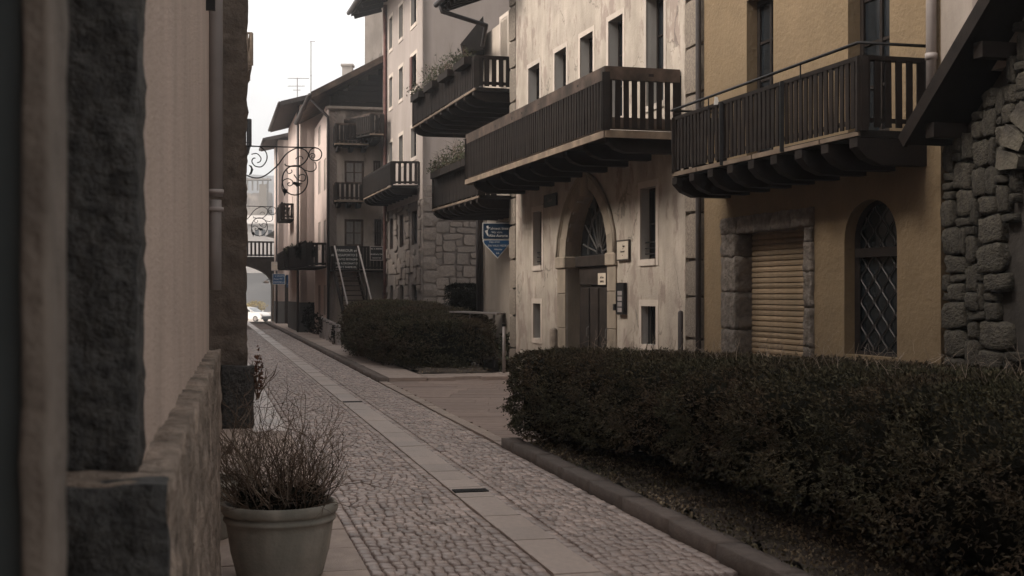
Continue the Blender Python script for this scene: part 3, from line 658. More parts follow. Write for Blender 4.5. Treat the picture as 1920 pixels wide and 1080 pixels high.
mb = MB(); mb.tube([FR.pt(S(1746, .07), .07, z) for z in (pz(1746, 200, .07), 5, 8, ZT)], .05, 10); mb.tube([FR.pt(S(1746, .07), .07, z) for z in (pz(1746, 112, .07), pz(1746, 100, .07))], .06, 10); mb.build('downpipe', M_PIPE, hy, True)
mb = MB(); mb.hexa([FR.pt(sY0, .8, ZT-.1), FR.pt(sY1, .8, ZT-.1), FR.pt(sY1, -4, ZT+1.8), FR.pt(sY0, -4, ZT+1.8), FR.pt(sY0, .8, ZT+.1), FR.pt(sY1, .8, ZT+.1), FR.pt(sY1, -4, ZT+2.0), FR.pt(sY0, -4, ZT+2.0)]); mb.build('roof', M_ROOF, hy)
# stone house with the low verge
hs_ = thing('stone_house', FR.pt(17, 0, 0), 'dark rubble stone house under a steep overhanging timber roof at the right edge', 'house')
sS0, sS1 = S(1764, .1), 27.0; wv = .42
v0 = FR.hit(1702, 262, wv); v1 = FR.hit(1856, 0, wv); slope = (v1[1]-v0[1])/(v1[0]-v0[0])
def vz(s_): return v0[1]+slope*(s_-v0[0])
sap = v0[0]+4.6      # ridge
def rz_(s_): return vz(s_) if s_ < sap else vz(sap)-slope*(s_-sap)
ap = (S(1914, .1), S(1914, .1)+1.7); azs, aza = pz(1907, 320, .1), pz(1930, 205, .1)
so_ = arch(ap[0], ap[1], -.05, azs, aza, k=.85)
sE = sap+4.6+(sap-4.6-sS0)*0+3
outer = [(sS0, -.05), (sS0+11, -.05), (sS0+11, rz_(sS0+11)-.2), (sap, rz_(sap)-.2), (sS0, rz_(sS0)-.2)]
ws = wall(FR, outer, [so_], .0, .5, 'wall', M_MORTAR, hs_, M_MORTAR, close=5)
rear = thing('rear_shade_block', (2, -16, 0), 'unseen plain block added behind the viewer to shade the near street', 'house'); mb = MB(); mb.box((2, -16, 4), (26, 5, 8.1)); mb.build('wall', M_B5, rear)  # out of view, added to cover sky and darken the near street
mb = MB(); FR.box(mb, sS0+.2, sS0+10.8, -6, -3.5, 0, 4); mb.build('dark_interior_wall', M_MORTAR, hs_)
def keep(a, b):
    if b > rz_(a)-.10: return False
    if a > ap[0]-.12 and a < ap[1]+.12 and b < aza+.02:
        if b < azs: return False
        x = (a-(ap[0]+ap[1])/2)/((ap[1]-ap[0])/2+.16); y_ = (b-azs)/(aza-azs+.05)
        if x*x+y_*y_ < 1: return False
    return True
rubble(FR, hs_, sS0, sS0+2.6, .0, 4.6, .07, ST_D, .088, sizes=((2, 1), (3, 2), (4, 2), (2, 2), (1, 1), (3, 1), (2, 3), (5, 3), (3, 3), (4, 3)), keep=keep, d=.2, gap=.004)
na = 11
for k in range(na):
    a0_, a1_ = math.pi*(k+.1)/na, math.pi*(k+.9)/na; cx = (ap[0]+ap[1])/2; hw = (ap[1]-ap[0])/2; P = []
    for a, r in ((a0_, 0), (a1_, 0), (a1_, .30), (a0_, .30)): P.append(FR.pt(cx-(hw+r)*math.cos(a), -.12, azs+(aza-azs+r)*math.sin(a)))
    mb = MB(); mb.prism(P, FR.n*(.25+.03*random.random())); mb.build('voussoir', M_STONE, hs_, bevel=.02)
# verge roof: boards, bargeboard, purlin ends
rf = MB(); e0 = v0[0]-.02
rf.hexa([FR.pt(e0, wv, vz(e0)-.03), FR.pt(sap, wv, vz(sap)-.03), FR.pt(sap, -5, vz(sap)-.03), FR.pt(e0, -5, vz(e0)-.03), FR.pt(e0, wv, vz(e0)+.10), FR.pt(sap, wv, vz(sap)+.10), FR.pt(sap, -5, vz(sap)+.10), FR.pt(e0, -5, vz(e0)+.10)])
e1 = sap+5.5
rf.hexa([FR.pt(sap, wv, vz(sap)-.03), FR.pt(e1, wv, rz_(e1)-.03), FR.pt(e1, -5, rz_(e1)-.03), FR.pt(sap, -5, vz(sap)-.03), FR.pt(sap, wv, vz(sap)+.10), FR.pt(e1, wv, rz_(e1)+.10), FR.pt(e1, -5, rz_(e1)+.10), FR.pt(sap, -5, vz(sap)+.10)])
rf = rf.build('roof', M_SOFF, hs_)
mb = MB(); mb.bar(FR.pt(e0-.04, wv+.02, vz(e0)+.0), FR.pt(sap, wv+.02, vz(sap)+.0), .04, .14, FR.n.cross(Vector((FR.d.x, FR.d.y, slope)).normalized())); mb.build('bargeboard', M_WOOD, rf)
for ds in (.22, .95, 1.7, 2.5, 3.3):
    s_ = v0[0]+ds; mb = MB(); FR.box(mb, s_, s_+.13, -.1, wv-.05, vz(s_)-.20, vz(s_)-.06); mb.build('purlin', M_WOOD, rf)
mb = MB(); FR.box(mb, sY1, sY1+2.2, -.3, .0, 3.9, ZT); mb.build('pale_upper_wall', M_B5, hy)

# ------------------------------------------------------------------ recessed house with two balconies
F3 = Frame(FR.pt(0, -.9, 0)[:2], (.2745, -.9616)); h3 = thing('recessed_house', F3.pt(-3, 0, 0), 'recessed beige house with two dark balconies carrying flower boxes', 'house')
e3 = F3.S(900); er = FR.S(824, .9); Z3 = FR.hit(824, 16, .9)[1]
dw3 = [(F3.S(939), F3.S(952), 6.3, F3.hit(945, 34)[1]), (F3.S(896), F3.S(907), .1, 2.35)]
wall(F3, rect(e3, 1.0, -.05, Z3), [rect(*w) for w in dw3], 0, .2, 'wall', M_R3, h3, M_REV)
mb = MB(); F3.box(mb, e3+.01, .98, -6, -.31, -.05, Z3); mb.build('body', M_R3, h3)
for w in dw3: window(F3, h3, *w, -.18, cols=1, rows=2, name='door'); surround(F3, h3, *w, b=.10, bottom=False)
for (zz, v_, far) in ((6.26, 104, 775), (3.93, 330, 812)):
    wf = 0.70; a0, a1 = FR.S(far, wf), FR.S(893, wf)
    if far == 812: a1 = FR.S(900, wf)
    P = [FR.pt(a0, -.88 if a0 > e3 else -.2, 0), FR.pt(a0, wf, 0), FR.pt(a1, wf, 0), FR.pt(a1, -.88, 0)]
    zt = FR.hit(893, 106, wf)[1] if far == 775 else zz+.78
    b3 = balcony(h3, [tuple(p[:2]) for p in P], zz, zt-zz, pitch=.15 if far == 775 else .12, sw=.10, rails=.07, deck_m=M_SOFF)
    for k in range(9): beam(FR, b3, a0+.2+(a1-a0-.4)*k/8, -.88, wf+.02, zz-.075, .20, .15)
    for k in range(7):
        q = a0+(a1-a0)*k/7; mb = MB(); FR.box(mb, q+.01, q+(a1-a0)/7-.01, wf-.12, wf+.03, zz-.06, zz-.012); mb.build('deck_edge_board', M_WOODP, b3)
    for k in range(4):
        q = a0+.5+(a1-a0-.9)*k/3.6
        bx = MB(); FR.box(bx, q, q+1.0, wf-.02, wf+.18, zt-.10, zt+.06); bx = bx.build('flower_box', M_WOOD)
        pos = ('far end', 'second from the far end', 'second from the near end', 'near end')[k]; which = 'upper' if far == 775 else 'lower'
        tag(bx, f'wooden flower box at the {pos} of the recessed house\'s {which} balcony'.replace("house's", 'house'), 'flower box', 'flower boxes on the recessed house')
        tw = MB()
        pl = thing('balcony_plant', FR.pt(q+.5, wf+.08, zt+.05), f'dry straggling plant in the {which} balcony flower box, {pos}', 'plant', 'plants in the balcony flower boxes')
        LP = []
        for j in range(26):
            p = FR.pt(q+random.uniform(.05, .95), wf+random.uniform(.02, .14), zt+.04); h = random.uniform(.12, .42)*(1.25 if k in (1, 2) else .8)
            twigs(tw, p, (random.gauss(0, .35), random.gauss(0, .35), 1), h, .006, 1, .3, 2, .05)
            LP += [tuple(p+Vector((random.gauss(0, .09), random.gauss(0, .09), random.uniform(0, h)))) for _ in range(7)]
        tag(tw.build('stems', M_TWIG, pl), kind='stuff'); leaves(LP, np.tile((0, 0, .5), (len(LP), 1)), .06, 'foliage', M_LEAFG, pl, .45, 2)
# overhanging eave, gutter, pipes, pent roof
mb = MB(); ez = Z3
mb.hexa([FR.pt(er, .9, ez), FR.pt(1, .9, ez), FR.pt(1, -3, ez+1.5), FR.pt(er, -3, ez+1.5), FR.pt(er, .9, ez+.14), FR.pt(1, .9, ez+.14), FR.pt(1, -3, ez+1.64), FR.pt(er, -3, ez+1.64)]); r3 = mb.build('roof', M_SOFF, h3)
for k in range(9):
    s_ = er+.15+(-er)*k/8; mb = MB(); mb.bar(FR.pt(s_, .85, ez-.05), FR.pt(s_, -.9, ez+.62), .12, .14); mb.build('rafter', M_WOOD, r3)
mb = MB(); mb.tube([FR.pt(er, .98, ez+.08), FR.pt(1, .98, ez+.08)], .07, 8); mb.build('gutter', M_PIPEB, r3, True)
mb = MB(); pp = [FR.pt(er+.25, .95, ez+.05), FR.pt(er+.25, .9, ez-.12), FR.pt(er+.1, -.2, ez-.35)]; q = F3.pt(F3.S(908), .08, 0); zq = pp[-1].z
mb.tube(pp+[Vector((q.x, q.y, zq-.1)), Vector((q.x, q.y, zq-.4)), Vector((q.x, q.y, 0))], .055, 8); mb.build('downpipe', M_PIPEB, h3, True)
q = F3.pt(e3+.03, .06, 0); mb = MB(); mb.tube([Vector((q.x, q.y, 0)), Vector((q.x, q.y, 5.8))], .05, 8); mb.build('waste_pipe', M_PIPEB, h3, True)
p1, p2, p3, p4 = pix(906, 30, 32.2), pix(863, 83, 32.2), pix(866, 96, 32.2), pix(906, 94, 32.2)
mb = MB(); mb.prism([p1, p2, p3, p4], Vector((.0, 1.2, .0))); mb.build('pent_roof', M_SOFF, h3)
# ------------------------------------------------------------------ tall cream house, stone footed
F4 = Frame((-2.99, 43), (.2616, -.9652)); F4e = Frame((-2.99, 43), (.9652, .2616))
h4 = thing('tall_cream_house', F4.pt(-4, 0, 0), 'tall cream plaster house with rough stone ground floor and narrow windows', 'house')
E4 = -8.3; Z4 = 13.4; zst = EYE+(HZ-372)/F*43
rows = [(33, 92), (145, 201), (267, 318), (409, 467), (535, 575)]; wins = []
cols4 = ((730, 736), (748, 755.5), (770.5, 781))
za = lambda u, v: F4.hit(u, v)[1]
tops = [za(733, r[0]) for r in rows]; bots = [za(733, r[1]) for r in rows]
for r in range(5):
    for a, b in cols4: wins.append((F4.S(a), F4.S(b), bots[r], tops[r]))
wu = [w for w in wins if w[2] > zst]; wl = [w for w in wins if w[2] <= zst]
wall(F4, rect(E4, 0, zst, Z4), [rect(*w) for w in wu], 0, .2, 'wall', M_B4, h4, M_REV)
wall(F4, rect(E4, 0, -.05, zst-.002), [rect(*w) for w in wl], -.02, .2, 'stone_wall', M_MORT2, h4, M_MORT2)
wall(F4e, rect(0, 9, zst, Z4), [], 0, .2, 'wall', M_B4, h4)
wall(F4e, rect(0, 9, -.05, zst-.002), [], -.02, .2, 'stone_wall', M_MORT2, h4)
for i, w in enumerate(wins):
    window(F4, h4, *w, -.17, fm=M_WOOD, cols=1, rows=2, fw=.06)
    if w in wu: surround(F4, h4, *w, b=.13)
w = wins[5]; mb = MB(); F4.box(mb, w[0]-.02, w[0]+.34, .01, .05, w[2], w[3]); mb.build('shutter', M_RED, h4)
def keep4(a, b): return all(not (w[0]-.02 < a < w[1]+.02 and w[2]-.02 < b < w[3]+.02) for w in wl)
rubble(F4, h4, E4, -.35, .9, zst, .03, ST_P, .20, keep=keep4, d=.16, gap=.012)
rubble(F4e, h4, .42, 2.3, .9, zst+.1, .03, ST_P, .21, sizes=((2, 1), (3, 2), (2, 2), (1, 1), (3, 1), (2, 1)), d=.16, gap=.012)
z = .3
while z < zst+.2: hh = random.uniform(.38, .52); stone(F4e, h4, -.04, random.uniform(.4, .75), z, z+hh, .03, ST_P, .5, 'quoin', .008, .03); z += hh
mb = MB(); mb.hexa([F4.pt(E4-1.1, 1.1, Z4-.35), F4.pt(.6, 1.1, Z4-.35), F4.pt(.6, -5, Z4+1.6), F4.pt(E4-1.1, -5, Z4+1.6), F4.pt(E4-1.1, 1.1, Z4-.12), F4.pt(.6, 1.1, Z4-.12), F4.pt(.6, -5, Z4+1.8), F4.pt(E4-1.1, -5, Z4+1.8)]); r4 = mb.build('roof', M_SOFF, h4)
mb = MB(); mb.tube([F4.pt(E4-1.1, 1.2, Z4-.22), F4.pt(.6, 1.2, Z4-.22)], .09, 8); mb.build('gutter', M_PIPEB, r4, True)
for k in range(10):
    s_ = E4-.9+(-E4+1.2)*k/9; mb = MB(); mb.bar(F4.pt(s_, 1.0, Z4-.40), F4.pt(s_, -.1, Z4-.05), .14, .16); mb.build('rafter', M_WOOD, r4)
mb = MB(); p = F4.pt(F4.S(722, .08), .08, 0); mb.tube([Vector((p.x, p.y, 0)), Vector((p.x, p.y, Z4-.3))], .07, 8); mb.build('downpipe', M_RED, h4, True)
nY = 43.5; zd4 = EYE+(HZ-347)/F*nY; zr4 = EYE+(HZ-304)/F*nY
A = pix(785, 0, nY); Bp = pix(734, 0, nY); n_ = F4.n*1.0
C = Frame(Bp[:2], (.2616, -.9652)); D_ = C.pt(C.S(681), 0, 0)
ba4 = balcony(h4, [tuple(A[:2]), tuple(Bp[:2]), tuple(D_[:2]), tuple((D_-F4.n*.9)[:2])], zd4, zr4-zd4, pitch=.17, sw=.10, rails=.07, m=M_RED if False else M_WOOD, deck_m=M_SOFF)
for k in range(8):
    s_ = C.S(684)+(-C.S(684)-.2)*k/7; beam(C, ba4, s_, -.9, .02, zd4-.08, .22, .16)
for k in range(6):
    q = C.S(683)*(1-k/6); mb = MB(); C.box(mb, q+.01, q-C.S(683)/6-.01, -.1, .03, zd4-.06, zd4-.01); mb.build('deck_edge_board', M_WOODP, ba4)
# ------------------------------------------------------------------ grey brown house with gable and outside stair
O5 = pix(617, 0, 50.6); F5 = Frame(O5[:2], (.973, .2306)); F5s = Frame(O5[:2], (.2306, -.973))
h5 = thing('gabled_house', F5.pt(1, -2, 0), 'grey brown house with boarded gable, small balconies and outside stair', 'house')
z5 = F5.hit(640, 206)[1]
fz = lambda u, v: F5.hit(u, v)[1]
w5 = [(F5.S(648), F5.S(686), fz(660, 262), fz(660, 187)), (F5.S(646), F5.S(683), fz(660, 345), fz(660, 301)), (F5.S(646), F5.S(682), fz(660, 462), fz(660, 411)), (F5.S(702), F5.S(716), fz(708, 462), fz(708, 411)), (F5.S(700), F5.S(714), fz(708, 345), fz(708, 301))]
wall(F5, rect(0, 4, -.05, z5+.1), [rect(*w) for w in w5], 0, .16, 'wall', M_B5, h5, M_B5)
for i, w in enumerate(w5): window(F5, h5, *w, -.14, fm=(M_CREAM if i == 0 else M_WOODR), pm=M_GLASS if i == 0 else M_CURT, cols=2, rows=2 if i else 3, fw=.09)
w5s = []
for (a, b, t_, bt) in ((597, 601, 240, 275), (607.5, 611.5, 205, 245), (597, 601, 305, 365), (607.5, 611.5, 300, 358), (597, 601, 418, 470), (607.5, 611.5, 414, 470), (607, 611, 535, 590), (597, 601, 535, 590)):
    w5s.append((F5s.S(a), F5s.S(b), F5s.hit(a, bt)[1], F5s.hit(a, t_)[1]))
wall(F5s, rect(-7.2, 0, -.05, z5+.1), [rect(*w) for w in w5s], 0, .16, 'wall', M_PINK, h5, M_B5)
for w in w5s: window(F5s, h5, *w, -.12, fm=M_WOODR, pm=M_CURT, cols=1, rows=2, fw=.08)
mb = MB(); F5.box(mb, .02, 4, -7, -.32, -.05, z5); mb.build('body', M_B5, h5)
# gable: boards under a steep verge
g0 = F5.hit(588, 182, .7); g1 = F5.hit(714, 118, .7); gs = (g1[1]-g0[1])/(g1[0]-g0[0])
gl = lambda s_: g0[1]+gs*(s_-g0[0])
z = z5+.12; k = 0
while z < gl(g1[0])-.1:
    s_ = max(.05, g0[0]+(z+.28-g0[1])/gs+.15); mb = MB(); F5.box(mb, s_, g1[0]+.6, -.1, .02+.02*(k % 2), z, z+.21); mb.build('gable_board', M_SOFF, h5); z += .22; k += 1
mb = MB(); F5.box(mb, -.1, 3.6, -.1, .25, z5, z5+.12); mb.build('string_course', M_B5, h5, bevel=.03)
rf = MB()
a_, b_ = g0[0]-.1, g1[0]+.35
rf.hexa([F5.pt(a_, .7, gl(a_)), F5.pt(b_, .7, gl(b_)), F5.pt(b_, -7.6, gl(b_)), F5.pt(a_, -7.6, gl(a_)), F5.pt(a_, .7, gl(a_)+.26), F5.pt(b_, .7, gl(b_)+.26), F5.pt(b_, -7.6, gl(b_)+.26), F5.pt(a_, -7.6, gl(a_)+.26)])
rf.hexa([F5.pt(b_, .7, gl(b_)), F5.pt(b_+3, .7, gl(b_)-3*gs), F5.pt(b_+3, -7.6, gl(b_)-3*gs), F5.pt(b_, -7.6, gl(b_)), F5.pt(b_, .7, gl(b_)+.26), F5.pt(b_+3, .7, gl(b_)-3*gs+.26), F5.pt(b_+3, -7.6, gl(b_)-3*gs+.26), F5.pt(b_, -7.6, gl(b_)+.26)])
rf = rf.build('roof', M_WOODR, h5)
mb = MB(); mb.tube([F5.pt(a_-.05, .7, gl(a_)+.12), F5.pt(a_-.05, -7.6, gl(a_)+.12)], .09, 8); mb.build('gutter', M_PIPEB, rf, True)
c5 = F5.pt((g1[0]+g0[0])/2+.35, -2.5, gl((g1[0]+g0[0])/2+.35))
mb = MB(); mb.box((c5.x, c5.y, c5.z+.35), (.42, .42, 1.1)); mb.box((c5.x, c5.y, c5.z+.93), (.52, .52, .08)); mb.build('chimney', M_PALEH, rf)
mb = MB(); p = F5.pt(-.05, .07, 0); mb.tube([F5.pt(a_+.05, .3, gl(a_)+.0), F5.pt(-.06, .09, z5-.3), Vector((p.x, p.y, z5-.6)), Vector((p.x, p.y, 0))], .06, 8); mb.build('downpipe', M_PIPEB, h5, True)
def bal5(u0, u1, vd, vr, proj, name='balcony', angled=0):
    sa, sb = F5.S(u0, proj), F5.S(u1, proj); zd = F5.hit(u0, vd, proj)[1]; zr = F5.hit(u0, vr, proj)[1]
    P = [F5.pt(sa-angled, .0, 0), F5.pt(sa, proj, 0), F5.pt(sb, proj, 0), F5.pt(sb, 0, 0)]
    b = balcony(h5, [tuple(p[:2]) for p in P], zd, zr-zd, pitch=.16, sw=.11, rails=.08, deck_m=M_SOFF, rm=M_WOODR)
    for k in range(3): beam(F5, b, sa+.15+(sb-sa-.3)*k/2, -.02, proj-.05, zd-.08, .18, .14)
    mb = MB(); F5.box(mb, sa-.03, sb, proj-.12, proj+.04, zd-.06, zd-.005); mb.build('deck_edge_board', M_WOODP, b); return b
bal5(629, 692, 268, 232, .9); bal5(629, 682, 375, 343, .9); bal5(695, 719, 250, 214, 2.0, angled=.8)
# outside stair with its landing and boards
zl = F5.hit(650, 506, .9)[1]; Ts = F5.S(627, .9); Te = F5.S(671, .9)
ld = balcony(h5, [tuple(F5.pt(Ts-.1, 0, 0)[:2]), tuple(F5.pt(Ts-.1, .9, 0)[:2]), tuple(F5.pt(3.0, .9, 0)[:2]), tuple(F5.pt(3.0, 0, 0)[:2])], zl, .9, pitch=.13, sw=.12, rails=.06, deck_m=M_SOFF, name='landing')
stt = MB(); run = 3.9; sh_ = .22
def stp(f, side, dz=0): return F5.pt((Ts if side == 0 else Te)+sh_*f, .95+run*f, zl*(1-f)+dz)
for sd in (0, 1): stt.bar(stp(0, sd, -.1), stp(.97, sd, -.05), .07, .26)
sr = stt.build('stair', M_WOOD, h5)
for k in range(15):
    f = (k+.5)/15; a, b = stp(f, 0, .02), stp(f, 1, .02); mb = MB(); mb.bar(a, b, .26, .045); mb.build('step', M_WOODR, sr)
for sd in (0, 1):
    mb = MB(); mb.bar(stp(0, sd, .92), stp(.97, sd, .88), .055, .055); mb.build('handrail', M_CREAM if False else M_PIPE, sr)
    for f in (.02, .5, .95): mb = MB(); mb.bar(stp(f, sd, 0), stp(f, sd, .88), .06, .06); mb.build('baluster', M_WOOD, sr)
def board(name, fr, s0, s1, z0, z1, w, m, label, cat, lines, tm=M_WHITE, edge=None, th=.03, group=None, yaw=None):
    r = thing(name, fr.pt((s0+s1)/2, w, z0), label, cat, group)
    mb = MB(); fr.box(mb, s0, s1, w, w+th, z0, z1); mb.build('panel', m, r)
    if edge:
        e = MB(); t_ = edge[0]; fr.box(e, s0-t_, s0, w-.005, w+th+.006, z0-t_, z1+t_); fr.box(e, s1, s1+t_, w-.005, w+th+.006, z0-t_, z1+t_); fr.box(e, s0, s1, w-.005, w+th+.006, z0-t_, z0); fr.box(e, s0, s1, w-.005, w+th+.006, z1, z1+t_); e.build('frame', edge[1], r)
    for tx, fx, fz_, sz in lines: text(tx, fr.pt(s0+(s1-s0)*fx, w+th+.004, z0+(z1-z0)*fz_), sz*(z1-z0), tm, r, fr.rz)
    return r
F5b = F5
b0_ = F5.hit(640, 505, 1.0); b1_ = F5.hit(672, 464, 1.0)
board('notice_board', F5, Ts+.1, Te-.1, zl+.02, zl+.93, .97, M_BLACK, 'black notice board with white lettering at the head of the outside stair', 'sign', [('PARKOUR av', .52, .80, .15), ('AMOSSAPORTO E 30', .5, .60, .14), ('ANTIS PETROMA', .58, .42, .12), ('TSBA KORONAT DI', .48, .25, .12), ('AVERE T THEME DL', .45, .09, .11)])
sa = F5.S(695, 1.0); board('menu_board', F5, sa, F5.S(717, 1.0), F5.hit(700, 487, 1)[1], F5.hit(700, 463, 1)[1], .97, M_BLACK, 'dark framed board with faint lettering on the landing beside the tall cream house', 'sign', [('BEL A AREORE', .5, .85, .14), ('BEVERAGE THE', .5, .42, .14), ('TARLINO BAR', .5, .14, .11)], edge=(.03, M_PIPE))
# ------------------------------------------------------------------ pink houses farther on, tower behind
def simple_house(name, u, Y, depth, zt, label, m, wd=5, wins=(), roofm=M_ROOF, over=.7, rise=1.5, dado=None, front_wins=()):
    O = pix(u, 0, Y); fc_ = Frame(O[:2], (.973, .2306)); fs_ = Frame(O[:2], (.2306, -.973)); h = thing(name, fc_.pt(wd/2, -depth/2, 0), label, 'house')
    wall(fc_, rect(0, wd, -.05, zt), [rect(*w) for w in front_wins], 0, .15, 'wall', m, h, M_REV)
    L_ = [(fs_.S(a), fs_.S(b), fs_.hit(a, v1_)[1], fs_.hit(a, v0_)[1]) for a, b, v0_, v1_ in wins]
    wall(fs_, rect(-depth, 0, -.05, zt), [rect(*w) for w in L_], 0, .15, 'wall', m, h, M_REV)
    for w in L_: window(fs_, h, *w, -.12, fm=M_WOODR, cols=1, rows=2, fw=.07)
    mb = MB(); fc_.box(mb, .02, wd, -depth+.02, -.31, -.05, zt); mb.build('body', m, h)
    mb = MB(); mb.hexa([fc_.pt(-over, over*.6, zt-.15), fc_.pt(wd, over*.6, zt+rise), fc_.pt(wd, -depth-.3, zt+rise), fc_.pt(-over, -depth-.3, zt-.15), fc_.pt(-over, over*.6, zt+.05), fc_.pt(wd, over*.6, zt+rise+.2), fc_.pt(wd, -depth-.3, zt+rise+.2), fc_.pt(-over, -depth-.3, zt+.05)]); r = mb.build('roof', roofm, h)
    mb = MB(); mb.tube([fc_.pt(-over-.06, over*.6, zt-.04), fc_.pt(-over-.06, -depth-.3, zt-.04)], .08, 8); mb.build('gutter', M_PIPEB, r, True)
    if dado:
        mb = MB(); fc_.box(mb, -.004, wd, -.01, .02, 0, dado); fs_.box(mb, -depth, .02, -.01, .02, 0, dado); mb.build('painted_dado', M_PINKSTRIP, h)
    mb = MB(); p = fs_.pt(-.1, .1, 0); mb.tube([Vector((p.x, p.y, z)) for z in (0, 3, zt-.1)], .06, 8); mb.build('downpipe', M_PIPEB, h, True)
    return h, fc_, fs_
h6, F6, F6s = simple_house('pink_house', 563, 58, 9, EYE+(HZ-196)/F*58, 'plain pink rendered house with grey painted foot beyond the gabled house', M_PINK, 4, wins=((548, 550, 370, 410), (555.5, 559, 300, 345), (555.5, 559, 420, 460)), dado=EYE-17/F*58, over=.9, rise=1.2)
h7, F7, F7s = simple_house('narrow_pink_house', 522, 75, 5, EYE+(HZ-262)/F*75, 'narrow pink house with dark low eave next to the arched bridge', M_PINK, 4, wins=(), dado=EYE-15/F*75, over=.8, rise=1.0)
mb = MB(); s_ = F7.S(534); F7.box(mb, s_, s_+.5, .0, .05, 0, 2.9); mb.build('doorway', M_DOOR, h7)
def sbal(h, fs_, u0, u1, proj, Yend, vd, vr, plants=True, lab=None):
    """balcony on a street face, near end at u0..u1"""
    s1_ = fs_.S(u1, 0); A_ = fs_.pt(s1_, 0, 0); Bq = fs_.pt(s1_, proj, 0); zd = EYE+(HZ-vd)/F*A_.y; zr = EYE+(HZ-vr)/F*A_.y
    return balcony(h, [tuple(A_[:2]), tuple(Bq[:2]), tuple(fs_.pt(s1_-Yend, proj, 0)[:2]), tuple(fs_.pt(s1_-Yend, 0, 0)[:2])], zd, zr-zd, pitch=.2, sw=.11, rails=.09, deck_m=M_SOFF), zr
bq, zr = sbal(h6, F6s, 0, 551, .62, 3, 410, 383); bq, zr6 = sbal(h6, F6s, 0, 559, .6, 6, 500, 470)
s1_ = -1.2; A_ = F5s.pt(s1_, 0, 0); zg = EYE+(HZ-499)/F*A_.y; zgr = EYE+(HZ-457)/F*A_.y
balcony(h5, [tuple(F5s.pt(s1_, 0, 0)[:2]), tuple(F5s.pt(s1_, .78, 0)[:2]), tuple(F5s.pt(-6.8, 1.15, 0)[:2]), tuple(F5s.pt(-6.8, 0, 0)[:2])], zg, zgr-zg, pitch=.2, sw=.12, rails=.09, deck_m=M_SOFF)
def bush(name, c, r, n, size, label, cat='plant', m=None, group=None):
    t_ = thing(name, (c[0], c[1], c[2]-r[2]), label, cat, group); d = RNG.normal(0, 1, (n, 3)); d /= np.linalg.norm(d, axis=1)[:, None]
    rad = RNG.uniform(.55, 1.0, (n, 1))*(1+.25*np.array([[noise.noise(Vector(x)*2.2)] for x in d])); P = np.array(c)+d*rad*np.array(r)
    leaves(P, d, size, 'foliage', m or M_LEAFG, t_, .5, 3)
    mb = MB()
    for k in range(10): twigs(mb, (c[0]+random.gauss(0, r[0]*.2), c[1]+random.gauss(0, r[1]*.2), c[2]-r[2]), (random.gauss(0, .4), random.gauss(0, .4), 1), r[2]*1.1, .010, 1)
    tag(mb.build('stems', M_TWIG, t_), kind='stuff'); return t_
p = pix(573, 470, 53.5); bush('trailing_plant', p, (.42, .6, .42), 350, .12, 'dark trailing plant on the gallery of the gabled house, over the street', m=M_LEAFD)
p = pix(551, 474, 60); bush('trailing_plant', p, (.5, .9, .36), 350, .12, 'green plant spilling over the pink house lower balcony', m=M_LEAFG)
p = pix(530, 392, 64.2); bush('trailing_plant', p, (.22, .25, .35), 150, .1, 'small shrub at the corner of the pink house upper balcony', m=M_LEAFD)
tw_ = thing('concrete_tower', pix(700, 0, 74)*1, 'plain weathered concrete tower rising behind the gabled house', 'tower'); tw_.location.z = 0; LOC[tw_.name] = Vector(tw_.location)
mb = MB(); x0, x1 = pix(684, 0, 74).x, pix(760, 0, 74).x; mb.box(((x0+x1)/2, 76, 9), (x1-x0, 4, 20)); mb.build('shaft', M_B5, tw_); mb = MB(); mb.box(((x0+x1)/2, 76, 19.1), (x1-x0+.2, 4.2, .3)); mb.build('cap', M_PALEH, tw_)
# arched bridge
Ob = pix(511, 0, 80.6); FB = Frame(Ob[:2], (.973, .2306)); br = thing('arched_bridge', FB.pt(-2, -1, 0), 'dark arched footbridge with wooden railing crossing the far end of the street', 'bridge')
zb = EYE+(HZ-484)/F*80.6; rb_ = EYE+(HZ-454)/F*80.6
for w_b, nm in ((0, 'wall'), (-2.0, 'wall')):
    wall(FB, rect(-9, 1.3, -.05, zb), [arch(-4.6, 0, .0, EYE+(HZ-535)/F*80.6, EYE+(HZ-492)/F*80.6, k=.8)], w_b, .35, nm, M_MORTAR, br, M_MORTAR, close=.35)
ar = arch(-4.6, 0, .0, EYE+(HZ-535)/F*80.6, EYE+(HZ-492)/F*80.6, k=.8); n = len(ar)
mb = MB(); mb.add([FB.pt(a, 0, b) for a, b in ar[1:]+ar[:1]]+[FB.pt(a, -2.2, b) for a, b in ar[1:]+ar[:1]], [(i, i+1, n+i+1, n+i) for i in range(n-1)]); mb.build('vault', M_MORTAR, br)
mb = MB(); FB.box(mb, -.02, .34, -.3, .06, 0, EYE+(HZ-530)/F*80.6); mb.build('pier', M_QUOIN, br, bevel=.02)
balcony(br, [tuple(FB.pt(-9, -2, 0)[:2]), tuple(FB.pt(-9, .03, 0)[:2]), tuple(FB.pt(1.25, .03, 0)[:2]), tuple(FB.pt(1.25, -2, 0)[:2])], zb+.08, rb_-zb-.08, pitch=.24, sw=.12, rails=.10, deck_m=M_SOFF, name='railed_deck')
def fsign(u0, u1, v0_, v1_, Y, m, label, lines, edge=(.02, M_WHITE)):
    fr = Frame(pix(u0, 0, Y)[:2], (1, 0)); k = Y/F
    return board('street_sign', fr, 0, (u1-u0)*k, EYE+(HZ-v1_)*k, EYE+(HZ-v0_)*k, 0, m, label, 'sign', lines, edge=edge)
sg = fsign(512, 534, 514, 532.5, 74.3, M_SIGNB, 'blue rectangular street sign on the pier of the arched bridge', [('L VINETTI', .55, .80, .2), ('Ponte PIT', .45, .5, .22), ('IMPOSTE', .35, .18, .18), ('ALLA', .8, .18, .2)])
